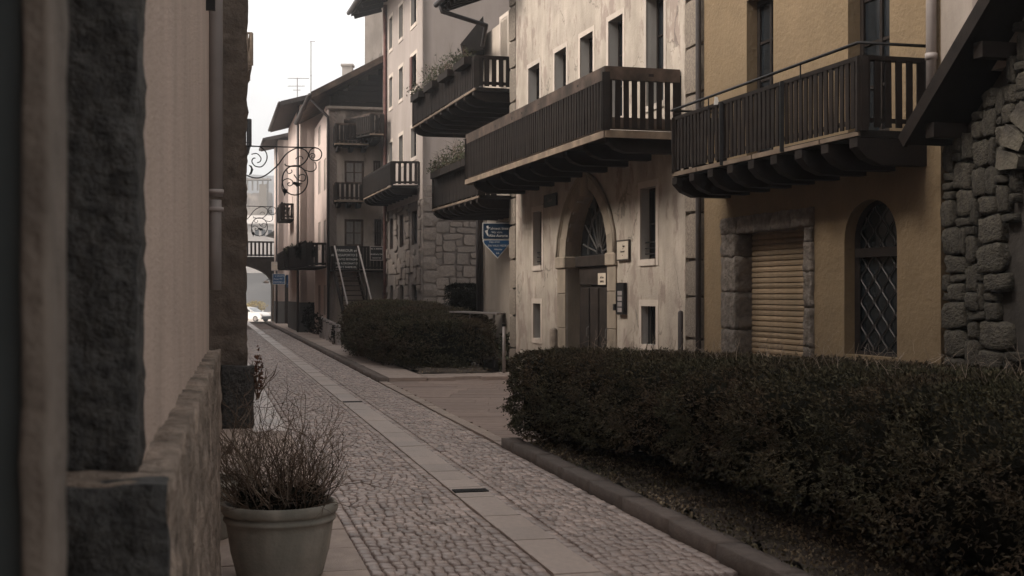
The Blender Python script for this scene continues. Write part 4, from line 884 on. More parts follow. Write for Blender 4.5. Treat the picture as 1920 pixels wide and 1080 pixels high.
sg2 = fsign(537.5, 553, 516, 538.5, 69.0, M_SIGNB, 'blue square sign on a post nearer than the bridge pier', [('P', .5, .6, .3), ('orario 8-19', .5, .25, .12)], edge=(.02, M_SIGND))
mb = MB(); p = pix(546, 0, 69.06); mb.tube([(p.x, 69.06, .05), (p.x, 69.06, 3.0)], .03, 8); mb.build('post', M_PIPE, sg2)
sg3 = fsign(510, 525.5, 492, 506, 74.4, M_CREAM, 'small pinkish poster box above the blue sign on the bridge', [('OPEN', .5, .7, .25)], edge=(.04, M_PALEH))
mb = MB(); p = pix(512.5, 523, 80.5); q = pix(497, 527, 80.2); mb.tube([p, pix(503, 524, 80.3), q], .025, 6); lm = thing('street_lamp', tuple(p), 'small curved lamp on an arm from the bridge pier', 'lamp'); mb.build('arm', M_IRON, lm)
mb = MB(); mb.lathe(tuple(pix(499, 530, 80.2)), [(.02, .16), (.12, .1), (.2, .0), (.18, -.03), (.0, -.04)], 12); mb.build('lamp_shade', M_PALEH, lm, True)

# ------------------------------------------------------------------ left side: the wall beside the camera
FL = Frame((-.203, 0), (-.2055, .9787)); k_ = 1.0218; yE = 7.6*k_
hl = thing('near_left_house', FL.pt(4, -.5, 0), 'brown combed plaster house with rough stone dado and dark granite pilaster, closest on the left', 'house')
ZL = 10.6; lz = 1.5175
mb = MB(); FL.box(mb, 2.45, yE, -.45, 0, lz-.1, ZL); mb.build('wall', M_LEFT, hl)
mb = MB(); FL.box(mb, -14, yE-.02, -7, -.46, -.05, ZL); FL.box(mb, -14, 1.1, -.46, -.06, -.05, ZL); mb.build('body', M_LEFT, hl)
mb = rough(FL.pt((2.26+yE)/2, -.15, (lz-.05)/2), FL.d*((yE-2.26)/2), FL.n*.2126, Vector((0, 0, (lz+.05)/2)), (150, 12, 60), .019, 8.0); o = weld(mb.build('dado', M_DADO, hl, True))
mb = rough(FL.pt(2.29, -.152, (lz-.06)/2), FL.d*.055, FL.n*.219, Vector((0, 0, (lz+.062)/2)), (3, 12, 40), .010, 9.0); weld(mb.build('dado_end_stone', M_GRAN, hl, True))
mb = rough(FL.pt(2.50, -.064, (lz+ZL)/2), FL.d*.10, FL.n*.071, Vector((0, 0, (ZL-lz)/2)), (6, 10, 320), .009, 18.0); weld(mb.build('pilaster', M_GRAN, hl, True))
mb = rough(FL.pt(1.26, .012, ZL/2), FL.d*.07, FL.n*.011, Vector((0, 0, ZL/2)), (4, 6, 200), .003, 16.0); weld(mb.build('jamb', M_JAMB, hl, True))
mb = MB(); FL.box(mb, 1.20, 1.33, -.6, -.0005, 0, 3.4); mb.build('door', mat('slate_door_paint', (.035, .042, .044), .5, .15, 3, bump=.05), hl)
# downpipe just past the end of the wall, with its collar
pp = FL.pt(7.78, .035, 0); zc = EYE+(HZ-375)/F*7.62
mb = MB(); mb.tube([Vector((pp.x, pp.y, z)) for z in (zc+.02, 4, 7, ZL)], .045, 14); dp = mb.build('downpipe', M_PIPE, hl, True)
mb = MB(); mb.tube([Vector((pp.x, pp.y, z)) for z in (EYE+.02, zc-.08, zc)], .037, 14); mb.build('lower_pipe', M_PIPE, dp, True)
for dz_ in (-.055, .05): mb = MB(); mb.tube([Vector((pp.x, pp.y, zc+dz_+e)) for e in (-.012, .012)], .051, 14); mb.build('collar', M_PIPE, dp, True)
mb = MB(); p = FL.pt(7.1, .0, EYE+(HZ-14)/F*6.9); mb.prism([p, p+FL.n*.05, p+FL.n*.05+Vector((0, 0, .16)), p+Vector((0, 0, .5))], FL.d*.03); mb.build('wall_hook', M_IRON, hl)
# stone end wall of the next house
hl2 = thing('left_stone_house', tuple(st(24, -3)), 'rough dark stone house end standing past the alley on the left', 'house')
t0 = 17.97; q0 = .505
mb = rough(st(t0+.3, q0-2.3, 3.3), SN*2.3, SD*.3, Vector((0, 0, 3.4)), (60, 4, 84), .045, 4.0); weld(mb.build('end_wall', M_GRAN if False else mat('brown_rough_wall', (.115, .092, .076), .95, .3, 5, bump=.9, bscale=26, big=6), hl2, True))
mb = MB(); P = [st(t0+.55, q0-7), st(t0+.55, q0-.06), st(29.5, q0-.06), st(29.5, q0-7)]; mb.prism([Vector((p.x, p.y, -.05)) for p in P], (0, 0, 6.7)); mb.build('body', M_B5, hl2)
mb = rough(st(t0-.1, q0-.12, .42), SN*.21, SD*.16, Vector((0, 0, .44)), (4, 4, 8), .03, 6); weld(mb.build('corner_guard_stone', M_GRAN, hl2, True))
hal = thing('alley_shade_block', tuple(st(13, -4)), 'unseen block added in the left alley to keep light off the near fronts', 'house')  # never seen; added to close the gap where light reached the ochre house
mb = MB(); P = [st(7.9, -7), st(7.9, -1.95), st(17.9, -1.95), st(17.9, -7)]; mb.prism([Vector((p.x, p.y, -.05)) for p in P], (0, 0, 11.0)); mb.build('wall', M_B5, hal)
def roofq(parent, ta, tb, z): mb = MB(); mb.hexa([st(ta, q0-.12, z), st(tb, q0-.12, z), st(tb, q0-3.5, z+1.6), st(ta, q0-3.5, z+1.6), st(ta, q0-.12, z+.2), st(tb, q0-.12, z+.2), st(tb, q0-3.5, z+1.8), st(ta, q0-3.5, z+1.8)]); mb.build('roof', M_ROOF, parent)
roofq(hl2, t0-.1, 29.5, 6.75)
def lhouse(ta, tb, z, label):
    h = thing('left_house', tuple(st((ta+tb)/2, -3)), label, 'house'); mb = MB(); P = [st(ta, q0-7), st(ta, q0-.05), st(tb, q0-.05), st(tb, q0-7)]; mb.prism([Vector((p.x, p.y, -.05)) for p in P], (0, 0, z)); mb.build('wall', M_B4, h)
    return h
hA = lhouse(29.6, 46, 10.2, 'left house whose pale balcony railing shows past the stone wall edge'); hB = lhouse(46.1, 84, 8.0, 'farther left house with the dark balcony above the iron sign arms')
def lbal(h, Y, ue, vd, vr, ln, m):
    X = (ue-960)/F*Y; t_ = -.2306*X+.973*Y; q_ = .973*X+.2306*Y
    return balcony(h, [tuple(st(t_, q0-.05)[:2]), tuple(st(t_, q_)[:2]), tuple(st(t_+ln, q_)[:2]), tuple(st(t_+ln, q0-.05)[:2])], EYE+(HZ-vd)/F*Y, (vd-vr)/F*Y, pitch=.22, sw=.06, rails=.05, m=m, deck_m=m)
ba = lbal(hA, 40, 472.5, 122, 62, 3, M_WOODP); p = st(39.3+2, q0, 0)
mb = MB(); X = (472-960)/F*40; t_ = -.2306*X+.973*40; z_ = EYE+(HZ-126)/F*40; q_ = .973*X+.2306*40
mb.prism([st(t_+.02, q_, z_), st(t_+.02, q0-.1, z_), st(t_+.02, q0-.1, z_-.75)], SD*.3); mb.build('bracket', M_WOODP, ba)
bb = lbal(hB, 50, 470, 272, 224, 3, M_IRON)
mb = MB(); X = (469-960)/F*50; q_ = .973*X+.2306*50; t_ = -.2306*X+.973*50; mb.prism([st(t_, q_, EYE+(HZ-275)/F*50), st(t_, q0-.1, EYE+(HZ-275)/F*50), st(t_, q0-.1, EYE+(HZ-300)/F*50), st(t_, q_-.1, EYE+(HZ-293)/F*50)], SD*2.8); mb.build('console', M_IRON, bb)
# ------------------------------------------------------------------ wrought iron sign arms
def curve(P, n=6):
    P = [Vector(p) for p in P]; out_ = []
    for i in range(len(P)-1):
        a, b, c, d = P[max(i-1, 0)], P[i], P[i+1], P[min(i+2, len(P)-1)]
        for k in range(n):
            t = k/n; out_.append(.5*((2*b)+(c-a)*t+(2*a-5*b+4*c-d)*t*t+(3*b-a-3*c+d)*t**3))
    return out_+[P[-1]]
def spiral(cx, cy, r0, r1, a0, turns, n=22): return [(cx+(r0+(r1-r0)*i/n)*math.cos(a0+turns*2*math.pi*i/n), cy+(r0+(r1-r0)*i/n)*math.sin(a0+turns*2*math.pi*i/n)) for i in range(n+1)]
def arm(Y, base, sc, org, label):
    fx = lambda p: (org[0]+(p[0]-20)/5.4*sc, org[1]+(p[1]-105)/5.4*sc)
    r = thing('iron_sign_arm', tuple(pix(*fx((20, 105)), Y)), label, 'sign arm', 'wrought iron sign arms')
    def tub(pts, rad, name, n=6):
        mb = MB(); mb.tube([pix(*fx(p), Y) for p in pts], rad, n); mb.build(name, M_IRON, r, True)
    g = .016
    tub([(-170, 100), (20, 102), (740, 118)], g, 'top_bar')
    tub(curve([(-40, 330), (20, 385), (120, 423), (220, 405), (350, 300), (440, 185), (540, 125), (610, 130), (660, 170), (660, 220), (620, 275), (560, 305), (450, 302), (428, 280)]), g, 'scroll')
    tub(curve([(80, 100), (180, 112), (240, 170), (243, 245), (195, 308), (130, 305), (95, 262), (108, 226), (130, 225)]), g*.9, 'scroll')
    tub(curve([(90, 185), (145, 178), (185, 220), (178, 258), (148, 270)]), g*.8, 'scroll')
    tub([(737+65*math.cos(a*.2618), 185+65*math.sin(a*.2618)) for a in range(25)], g*.9, 'loop')
    tub(spiral(710, 205, 34, 8, 3.2, 1.2), g*.7, 'scroll')
    tub(curve([(560, 305), (600, 325), (650, 352), (705, 358), (742, 330), (742, 285), (730, 262)]), g*.8, 'scroll')
    tub(curve([(535, 235), (570, 205), (605, 215), (612, 235)]), g*.7, 'scroll')
    tub([(530+130*math.cos(a*.2618), 448+150*math.sin(a*.2618)) for a in range(25)], g, 'ring')
    tub(curve([(400, 540), (402, 465), (450, 432), (500, 450), (506, 490), (472, 505), (456, 484), (478, 470)]), g*.8, 'scroll')
    tub(curve([(520, 390), (560, 440), (620, 455), (640, 410), (610, 388), (575, 400), (572, 425)]), g*.8, 'scroll')
    tub(curve([(440, 340), (465, 380), (500, 365), (495, 340)]), g*.7, 'scroll')
    for lf in ([(515, 460), (560, 470), (608, 482), (575, 495), (600, 512), (560, 505), (550, 518), (530, 495), (512, 490)], [(400, 540), (425, 530), (458, 545), (440, 560), (462, 575), (438, 580), (425, 612), (415, 575), (403, 560)], [(60, 290), (90, 300), (108, 340), (90, 385), (60, 400), (80, 360), (85, 325)]):
        mb = MB(); mb.prism([pix(*fx(p), Y) for p in lf], (0, .018, 0)); mb.build('leaf', M_IRON, r)
    return r
arm(30, None, 1.0, (458.5, 274.5), 'large wrought iron sign arm with scrolls and leafed ring hanging over the street')
a2 = arm(50, None, .62, (428, 386), 'smaller farther wrought iron sign arm with scrolls above the bridge railing')
# ------------------------------------------------------------------ pots and plants at the left
def pot(name, c, R, H, label):
    r = thing(name, c, label, 'pot'); x, y, z = c
    mb = MB(); mb.lathe(c, [(.0, 0), (.74*R, 0), (.76*R, .02), (.86*R, H*.35), (.92*R, H*.66), (.935*R, H*.74), (.965*R, H*.75), (.985*R, H*.775), (.975*R, H*.805), (.94*R, H*.82), (.94*R, H*.87)], 48); mb.build('body', M_TERRA, r, True)
    mb = MB(); mb.lathe(c, [(.93*R, H*.85)]+[(.965*R+.055*R*math.cos(a_), H*.925+.075*H*math.sin(a_)) for a_ in [(-1.3+k*.33) for k in range(13)]]+[(.88*R, H*.86)], 48); mb.build('rim', M_TERRA, r, True)
    n = 20; mb = MB(); vs = [(x, y, z+H*.9)]+[(x+.86*R*math.cos(2*math.pi*k/n), y+.86*R*math.sin(2*math.pi*k/n), z+H*.87) for k in range(n)]
    mb.add(vs, [(0, 1+k, 1+(k+1) % n) for k in range(n)]); mb.build('soil', M_SOIL, r); return r
pc = (pix(525, 0, 8.35).x, 8.35, .02)
pot('clay_pot', pc, .37, .475, 'large weathered clay pot with rolled rim in the left foreground')
sb = thing('dry_shrub', (pc[0], pc[1], .45), 'dry leafless brown shrub growing in the large clay pot', 'shrub')
mb = MB(); mb2 = MB()
for k in range(150):
    a = random.uniform(0, 2*math.pi); rr = .26*math.sqrt(random.random()); p = (pc[0]+rr*math.cos(a), pc[1]+rr*math.sin(a), .43)
    lean = .25+1.1*rr/.26*random.random(); d = Vector((math.cos(a)*lean-.12, math.sin(a)*lean, 1)); h = random.uniform(.22, .60)*(1.05-.25*(math.cos(a)*rr/.26))
    twigs(mb if k % 6 else mb2, p, d, h, .0048, 2, .42, 3, .16)
mb.build('branches', M_TWIG, sb); mb2.build('pale_branches', M_TWIGP, sb)
n = 900; a = RNG.uniform(0, 6.28, n); rr = .28*np.sqrt(RNG.uniform(0, 1, n)); P = np.stack([pc[0]+rr*np.cos(a), pc[1]+rr*np.sin(a), .42+RNG.uniform(0, .16, n)], 1)
leaves(P, np.tile((0, 0, .6), (n, 1)), .05, 'dry_leaves', M_LEAFD, sb, .3, 2)
pc2 = (pix(433, 0, 9.6).x-.28, 9.6, .02); pot('clay_pot', pc2, .36, .44, 'second clay pot half hidden behind the large one by the wall')
bush('dry_shrub', (pc2[0], pc2[1], .6), (.25, .25, .2), 160, .05, 'low dry plant in the second clay pot', 'shrub', M_TWIG)
p = st(17.9, .66); bush('climbing_plant', (p.x, p.y, .75), (.05, .10, .34), 90, .05, 'small rusty brown plant at the foot of the left stone wall', 'plant', mat('rust_leaf', (.12, .05, .028), .8, .3, 3, bump=0, island=.4))
# ------------------------------------------------------------------ hedges
def hedge(name, path, label, n, size, m, lump=.09, bare=0, core=True, stems=0, twig_n=0, fan=3, bias=1.0):
    """clipped hedge swept along (x, y, half width, height, bottom) stations"""
    h = thing(name, (path[0][0], path[0][1], 0), label, 'hedge'); P = np.array(path, float); seg = np.linalg.norm(np.diff(P[:, :2], axis=0), axis=1); cum = np.r_[0, np.cumsum(seg)]; Ltot = cum[-1]
    def at(s_):
        r = np.stack([np.interp(s_, cum, P[:, k]) for k in range(5)], -1); e = .05
        a = np.stack([np.interp(np.clip(s_+e, 0, Ltot), cum, P[:, k]) for k in (0, 1)], -1)-np.stack([np.interp(np.clip(s_-e, 0, Ltot), cum, P[:, k]) for k in (0, 1)], -1)
        a /= np.linalg.norm(a, axis=-1)[..., None]; return r, a
    def shell(s_, phi, inset):
        r, d = at(np.clip(s_, 0, Ltot)); nrm = np.stack([d[:, 1], -d[:, 0]], -1); over = s_-np.clip(s_, 0, Ltot)
        c, sn = np.cos(phi), np.sin(phi); k = (np.abs(c)**4+np.abs(sn)**4)**-.25
        endf = np.sqrt(np.clip(1-(over/.48)**2, 0, 1))
        zz0 = r[:, 4]; hz_ = r[:, 3]-zz0
        L_ = np.array([noise.noise(Vector((r[i, 0]*1.6+c[i]*2, r[i, 1]*1.6, sn[i]*2.5)))*.75+.5*noise.noise(Vector((r[i, 0]*5+c[i]*4, r[i, 1]*5, sn[i]*6+9))) for i in range(len(s_))])
        rad = (1-inset)+lump*2.2*L_
        off = r[:, 2]*c*k*rad*endf; z = zz0+hz_*.5+hz_*.5*sn*k*np.where(sn > 0, 1+lump*.5*L_, 1)*(1-inset*.6)*np.where(sn < 0, 1, endf**.3)
        pos = np.stack([r[:, 0]+nrm[:, 0]*off+d[:, 0]*over, r[:, 1]+nrm[:, 1]*off+d[:, 1]*over, z], -1)
        return pos, np.stack([nrm[:, 0]*c, nrm[:, 1]*c, sn], -1)
    s_ = -.33+(Ltot+.66)*RNG.uniform(0, 1, n)**bias; phi = RNG.uniform(-.9, math.pi+.6, n); ins = np.abs(RNG.normal(0, .08, n))-.025-.09*(RNG.uniform(0, 1, n) < .06)
    ne = int(n*.07)   # leaves over the two end faces
    s_[:ne] = Ltot+RNG.normal(.24, .05, ne); s_[ne:2*ne] = -RNG.normal(.24, .05, ne); ins[:2*ne] = 1-np.sqrt(RNG.uniform(0, 1, 2*ne)); phi[:2*ne] = RNG.uniform(-math.pi/2, 1.5*math.pi, 2*ne)
    pos, nr = shell(s_, phi, ins)
    if bare:       # thin the leaves near the ground where the stems show
        g = RNG.uniform(0, 1, n) < np.clip((pos[:, 2]-.12)/bare, .12, 1); g |= s_ > Ltot*.74; pos, nr = pos[g], nr[g]
    leaves(pos, nr, size, 'foliage', m, h, .30, fan, .75)
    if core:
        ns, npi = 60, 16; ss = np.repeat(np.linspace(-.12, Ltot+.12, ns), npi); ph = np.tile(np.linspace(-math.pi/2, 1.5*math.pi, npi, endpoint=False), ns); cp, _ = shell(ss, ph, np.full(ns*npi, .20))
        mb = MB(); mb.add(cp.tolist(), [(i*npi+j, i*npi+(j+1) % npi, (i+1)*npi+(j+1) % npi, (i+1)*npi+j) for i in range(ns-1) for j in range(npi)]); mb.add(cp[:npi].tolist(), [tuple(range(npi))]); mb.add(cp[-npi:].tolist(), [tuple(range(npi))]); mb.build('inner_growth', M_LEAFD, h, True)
    tw = MB(); ss = RNG.uniform(0, Ltot, twig_n+stems)
    r, d = at(ss)
    for i in range(stems):
        nn = np.array([d[i, 1], -d[i, 0]]); x, y_ = r[i, :2]+nn*r[i, 2]*RNG.uniform(-.3, .75)
        m1 = MB(); twigs(m1, (x, y_, .05), (random.gauss(0, .2), random.gauss(0, .2), 1), .75, .022, 1, .2, 4, .1); m1.build('stem', M_TWIG, h)
    if twig_n:
        q, nq = shell(ss[:twig_n], RNG.uniform(-.4, 2.0, twig_n), np.full(twig_n, .06))
        for i in range(twig_n): twigs(tw, q[i], nq[i]+np.array((random.gauss(0, .6), random.gauss(0, .6), .5)), random.uniform(.08, .28), .003, 1, .5, 2, .1)
        tag(tw.build('twigs', M_TWIG if name != 'long_hedge' else M_TWIGP, h), kind='stuff')
    return h
# stations: x, y of the middle line, half width, height, bottom
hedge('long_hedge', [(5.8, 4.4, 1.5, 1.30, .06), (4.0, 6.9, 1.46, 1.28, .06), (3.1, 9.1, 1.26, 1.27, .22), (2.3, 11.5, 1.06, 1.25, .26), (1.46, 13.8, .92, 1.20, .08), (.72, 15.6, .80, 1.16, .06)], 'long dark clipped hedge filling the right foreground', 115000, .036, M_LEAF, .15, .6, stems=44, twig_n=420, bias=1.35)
hedge('low_bush', [(3.6, 6.6, .55, .62, .05), (3.1, 7.6, .55, .66, .05), (2.75, 8.5, .45, .55, .05)], 'low dark ragged bush in front of the long hedge at the lower right', 12000, .04, M_LEAF, .16, .15, stems=6, twig_n=120) if False else None
hedge('far_hedge', [(-4.75, 41.6, .55, 1.5, .1), (-3.85, 38.6, 1.1, 1.62, .1), (-3.0, 35, 1.5, 1.58, .1), (-2.0, 31.8, 1.45, 1.40, .1), (-1.6, 30.3, 1.2, 1.2, .1)], 'broad dark mounded hedge on the far side of the paved crossing', 34000, .065, M_LEAF, .13, .2, twig_n=140)
c = pix(887, 560, 34.5); hedge('box_bush', [(c.x-.42, 34.9, .45, 2.08, .5), (c.x+.42, 34.7, .45, 2.08, .5)], 'square clipped dark bush in front of the recessed house', 6000, .055, M_LEAFD, .05)
for i, (u, v, Y) in enumerate(((593, 606, 50), (637, 650, 44.2))):
    p = pix(u, v, Y); bush('small_shrub', (p.x, p.y, max(.4, p.z)), (.35, .35, .42), 260, .08, ('dark climbing shrub against the gabled house foot', 'ragged small shrub beside the nearest timber post')[i], 'shrub', M_LEAFD)
p = pix(585, 600, 57.6); bush('small_shrub', (p.x, p.y, .75), (.45, .2, .7), 300, .1, 'dark shrub at the foot of the pink house wall', 'shrub', M_LEAFD)
# ------------------------------------------------------------------ street furniture and signs
for i in range(6):
    f = i/5; Y = 51-7.2*f; u = 603.5+30.5*f; x = (u-960)/F*Y; zt_ = EYE+(HZ-(594+14*f))/F*Y
    r = thing('timber_post', (x, Y, .08), ('farthest', 'second farthest', 'third farthest', 'third nearest', 'second nearest', 'nearest')[i]+' of the grey timber posts standing in a row by the far hedge', 'post', 'timber posts by the far hedge')
    mb = MB(); mb.lathe((x, Y, .0), [(.10, 0), (.095, zt_-.06), (.08, zt_-.01), (.0, zt_+.01)], 10); mb.build('shaft', M_PIPE, r, True)
    mb = MB(); mb.lathe((x, Y, 0), [(.104, zt_*.86), (.104, zt_*.9)], 10); mb.build('band', M_IRON, r)
# metal pole with a small plant top, and the narrow board beside it
p = pix(945, 0, 28.3); pr = thing('metal_pole', (p.x, 28.3, .08), 'slim grey metal pole with bent top beside the corner of the weathered house', 'pole')
zt_ = EYE+(HZ-610)/F*28.3; mb = MB(); mb.tube([(p.x, 28.3, .0), (p.x, 28.3, zt_)], .035, 8); mb.build('shaft', M_PIPE, pr, True); mb = MB(); mb.tube([(p.x, 28.3, zt_-.02), (p.x, 28.3, zt_+.03)], .045, 8); mb.build('cap', M_IRON, pr)
bush('pole_plant', tuple(pix(947, 660, 28.9)), (.14, .2, .5), 200, .09, 'upright leafy plant behind the slim metal pole', 'plant', M_LEAFG)
Yt = 31.2; a, b = pix(855, 584.5, Yt+.6), pix(944, 588, Yt-.2); tb = thing('raised_table', ((a.x+b.x)/2, Yt, .08), 'thin flat topped metal table standing behind the far hedge', 'table')
mb = MB(); mb.bar(a, b, .55, .035); mb.build('table_top', M_PIPE, tb)
for f in (.3, .8): q = a.lerp(b, f); mb = MB(); mb.tube([(q.x, q.y, .05), (q.x, q.y, q.z-.03)], .025, 8); mb.build('leg', M_PIPE, tb)
# blue direction sign: rectangle over a downward pointer
Y = 27.75; k = Y/F; ds = thing('direction_sign', tuple(pix(930, 486, Y)), 'blue white bordered sign with a downward pointing triangle at the corner of the weathered house', 'sign')
def flat(pts, y, th, nm, m, par): mb = MB(); mb.prism([pix(u, v, y) for u, v in pts], (0, th, 0)); return mb.build(nm, m, par)
flat([(904.5, 417.5), (962, 417.5), (962, 448.5), (904.5, 448.5)], Y+.01, .02, 'border', M_WHITE, ds); flat([(906, 419), (961, 419), (961, 447.5), (906, 447.5)], Y, .012, 'panel', M_SIGND, ds)
flat([(905, 449.2), (961, 449.2), (961, 453), (933, 485), (907, 457), (905, 453)], Y+.01, .02, 'pointer_border', M_WHITE, ds); flat([(907, 450.6), (960, 450.6), (958, 453.5), (933, 482.7), (908, 456)], Y, .012, 'pointer_panel', M_SIGNB, ds)
flat([(912, 424), (915.5, 423), (916.5, 428), (913, 428.5)], Y-.004, .006, 'figure', M_WHITE, ds); flat([(909, 433), (915, 430), (914.5, 436), (916.5, 443), (914, 442)], Y-.004, .006, 'figure', M_WHITE, ds)
for tx, u, v, sz in (("P'almeet linea", 934, 428.5, 7), ('Wy: ctrn.', 932, 435.5, 5.5), ('Alte Aurarie', 934.5, 442, 7), ('Opp amez', 927, 453.5, 4.8), ('DA VALK MEDEA', 934, 460.8, 5), ('Adsutto', 934, 467.6, 4.5), ('6', 931.7, 474.6, 5.5), ('6', 934.9, 474.6, 5.5)): text(tx, pix(u, v, Y-.006), sz*k, M_WHITE, ds)
mb = MB(); mb.bar(pix(930, 417, Y+.04), pix(957, 417, Y+.04), .03, .03); mb.build('bracket', M_IRON, ds); mb = MB(); mb.bar(pix(912, 409, Y+.03), pix(912, 418, Y+.03), .012, .012); mb.build('hook', M_IRON, ds)
def wsign(name, u0, u1, v0_, v1_, m, label, lines, tm, edge, th=.025, w=.015):
    z0, z1 = pz((u0+u1)/2, v1_), pz((u0+u1)/2, v0_); return board(name, FR, S(u0), S(u1), z0, z1, w, m, label, 'sign', lines, tm, edge, th)
wsign('name_plate', 1024, 1046, 365, 386, M_GREEN, 'dark street name plate on the wall left of the pointed portal', [('Obum', .5, .5, .5)], M_PIPE, (.012, M_BLACK))
wsign('white_plaque', 1161, 1182.5, 452, 486, M_CREAM, 'cream framed plaque with lettering right of the pointed portal', [('il,ppa', .6, .72, .15), ('le', .55, .58, .12), ('Gummmid', .5, .42, .15), ('nn', .5, .22, .1)], M_BLACK, (.018, M_MORTAR))
dcase = wsign('display_case', 1163, 1176, 532, 588, M_BLACK, 'narrow black notice case with papers on the wall beside the portal', [], M_WHITE, (.015, M_IRON), .05)
for i in range(4): mb = MB(); za_ = pz(1169, 548+i*10.5); FR.box(mb, S(1165), S(1173), .064, .068, za_-.05, za_+.022); mb.build('paper', M_PIPE, dcase)
mb = MB(); FR.box(mb, S(1157.5), S(1161), .01, .08, pz(1159, 582), pz(1159, 570)); tag(mb.build('letter_box', M_IRON), 'small dark box fixed between the portal and the notice case', 'box')
nb = thing('door_notice', FR.pt(S(1133, dw), dw, 1.9), 'cream paper notice fixed to the portal door', 'notice'); mb = MB(); FR.box(mb, S(1126, dw), S(1140.5, dw), dw+.045, dw+.05, pz(1133, 534, dw), pz(1133, 512, dw)); mb.build('sheet', M_CREAM, nb)
text('al Casa', FR.pt(S(1134, dw), dw+.055, pz(1133, 520, dw)), .06, M_BLACK, nb, FR.rz); text('APERTO', FR.pt(S(1134, dw), dw+.055, pz(1133, 528, dw)), .05, M_BLACK, nb, FR.rz)
def bollard(u, vt, w, R, m, label, nm):
    p = FR.pt(S(u, w), w, 0); zt_ = pz(u, vt, w); r = thing(nm, tuple(p), label, 'bollard'); mb = MB(); mb.lathe(tuple(p), [(R, 0), (R*.95, zt_-R*.8), (R*.7, zt_-R*.25), (0, zt_)], 12); mb.build('shaft', m, r, True); mb = MB(); mb.lathe(tuple(p), [(R*1.2, 0), (R*1.2, .12), (R, .14)], 12); mb.build('base', m, r)
bollard(1038, 614, .5, .075, M_QUOIN, 'short stone bollard left of the pointed portal', 'stone_bollard'); bollard(1276, 582, .25, .04, M_PIPEB, 'slim dark metal post at the right end of the weathered house', 'metal_post')
# ------------------------------------------------------------------ car beyond the bridge
M_CARW = mat('white_car_paint', (.72, .70, .68), .3, .03, 3, bump=0, spec=.5); M_TYRE = mat('tyre_rubber', (.02, .02, .02), .8, .2, 5, bump=0)
def car(o, rz):
    r = thing('parked_car', o, 'white hatchback parked on the bright ground beyond the bridge', 'car'); Mx = Matrix.Translation(Vector(o)) @ Matrix.Rotation(rz, 4, 'Z')
    def bx(prof, y0, y1, nm, m, par=r, sm=False, inset=0):
        mb = MB(); n = len(prof); vs = []
        for y in (y0, y0+inset, y1-inset, y1) if inset else (y0, y1):
            sc = .94 if inset and y in (y0, y1) else 1; cx_ = sum(p[0] for p in prof)/n; cz_ = sum(p[1] for p in prof)/n
            vs += [Mx @ Vector((cx_+(x-cx_)*sc, y, cz_+(z-cz_)*sc)) for x, z in prof]
        L_ = len(vs)//n; fs = [(l*n+i, l*n+(i+1) % n, (l+1)*n+(i+1) % n, (l+1)*n+i) for l in range(L_-1) for i in range(n)]; mb.add(vs, fs+[tuple(range(n)), tuple((L_-1)*n+i for i in range(n))]); return mb.build(nm, m, par, sm)
    lower = [(-2.05, .28), (2.0, .26), (2.12, .45), (2.08, .72), (1.75, .90), (1.0, 1.0), (-1.95, 1.02), (-2.12, .8)]
    cabin = [(1.05, .98), (.15, 1.46), (-.6, 1.52), (-1.55, 1.44), (-2.05, 1.0)]
    bx(lower, -.87, .87, 'body', M_CARW, inset=.10); bx(cabin, -.76, .76, 'cabin', M_CARW, inset=.12)
    for s_ in (-1, 1):
        bx([(.72, 1.02), (.10, 1.38), (-.25, 1.42), (-.25, 1.02)], s_*.765, s_*.785, 'side_window', M_GLASS); bx([(-.33, 1.02), (-.33, 1.42), (-1.3, 1.38), (-1.6, 1.05)], s_*.765, s_*.785, 'side_window', M_GLASS)
        bx([(.85, 1.02), (.95, 1.16), (.8, 1.16), (.72, 1.04)], s_*.88, s_*1.02, 'wing_mirror', M_CARW)
    a = Mx @ Vector((1.06, 0, 1.02)); mb = MB(); mb.add([Mx @ Vector(p) for p in ((1.08, -.66, 1.0), (1.08, .66, 1.0), (.22, .58, 1.455), (.22, -.58, 1.455))], [(0, 1, 2, 3)]); mb.build('windscreen', glass('windscreen_glass', (.25, .26, .27), .1), r)
    bx([(2.02, .26), (2.16, .36), (2.16, .56), (2.02, .60)], -.78, .78, 'bumper', M_BLACK)
    for s_ in (-1, 1): bx([(1.75, .72), (2.11, .62), (2.10, .74), (1.8, .86)], s_*.62, s_*.84, 'headlight', M_PALEH)
    for x in (-1.3, 1.32):
        for s_ in (-1, 1):
            c_ = Mx @ Vector((x, s_*.8, .31)); ax = Mx.to_3x3() @ Vector((0, s_, 0)); mb = MB(); mb.tube([c_-ax*.1, c_+ax*.08], .31, 20); w_ = mb.build('wheel', M_TYRE, r); mb = MB(); mb.tube([c_+ax*.07, c_+ax*.095], .20, 14); mb.build('rim', M_PIPE, w_)
Yc = 133; car(((470-960)/F*Yc, Yc, gz(Yc)-.03), math.radians(-28))
# ------------------------------------------------------------------ far things in the haze
ft_ = thing('hilltop_ruin', (pix(482, 0, 265).x, 267, 0), 'hazy ruined tower with open top rising beyond the bridge', 'tower')
a, b = pix(455, 0, 265), pix(503, 0, 265); zt_ = pix(0, 352, 265).z
mb = rough(((a.x+b.x)/2-1, 269, zt_/2-2), Vector((3.0, 0, 0)), Vector((0, 3, 0)), Vector((0, 0, zt_/2+1)), (8, 6, 14), .9, .35); weld(mb.build('rock_base', M_B5, ft_, True))
x0, x1 = pix(486, 0, 265).x, pix(500, 0, 265).x; mb = MB(); mb.box(((x0+x1)/2, 266, (zt_+1)/2), (x1-x0, 2, zt_+.5)); mb.build('shaft', M_QUOIN, ft_)
zt2 = pix(0, 337, 265).z
for i in range(5): mb = MB(); x = pix(462+9.6*i, 0, 265).x; mb.box((x, 266, (zt_+zt2)/2), (.28, .3, zt2-zt_+1)); mb.build('post', M_B5, ft_)
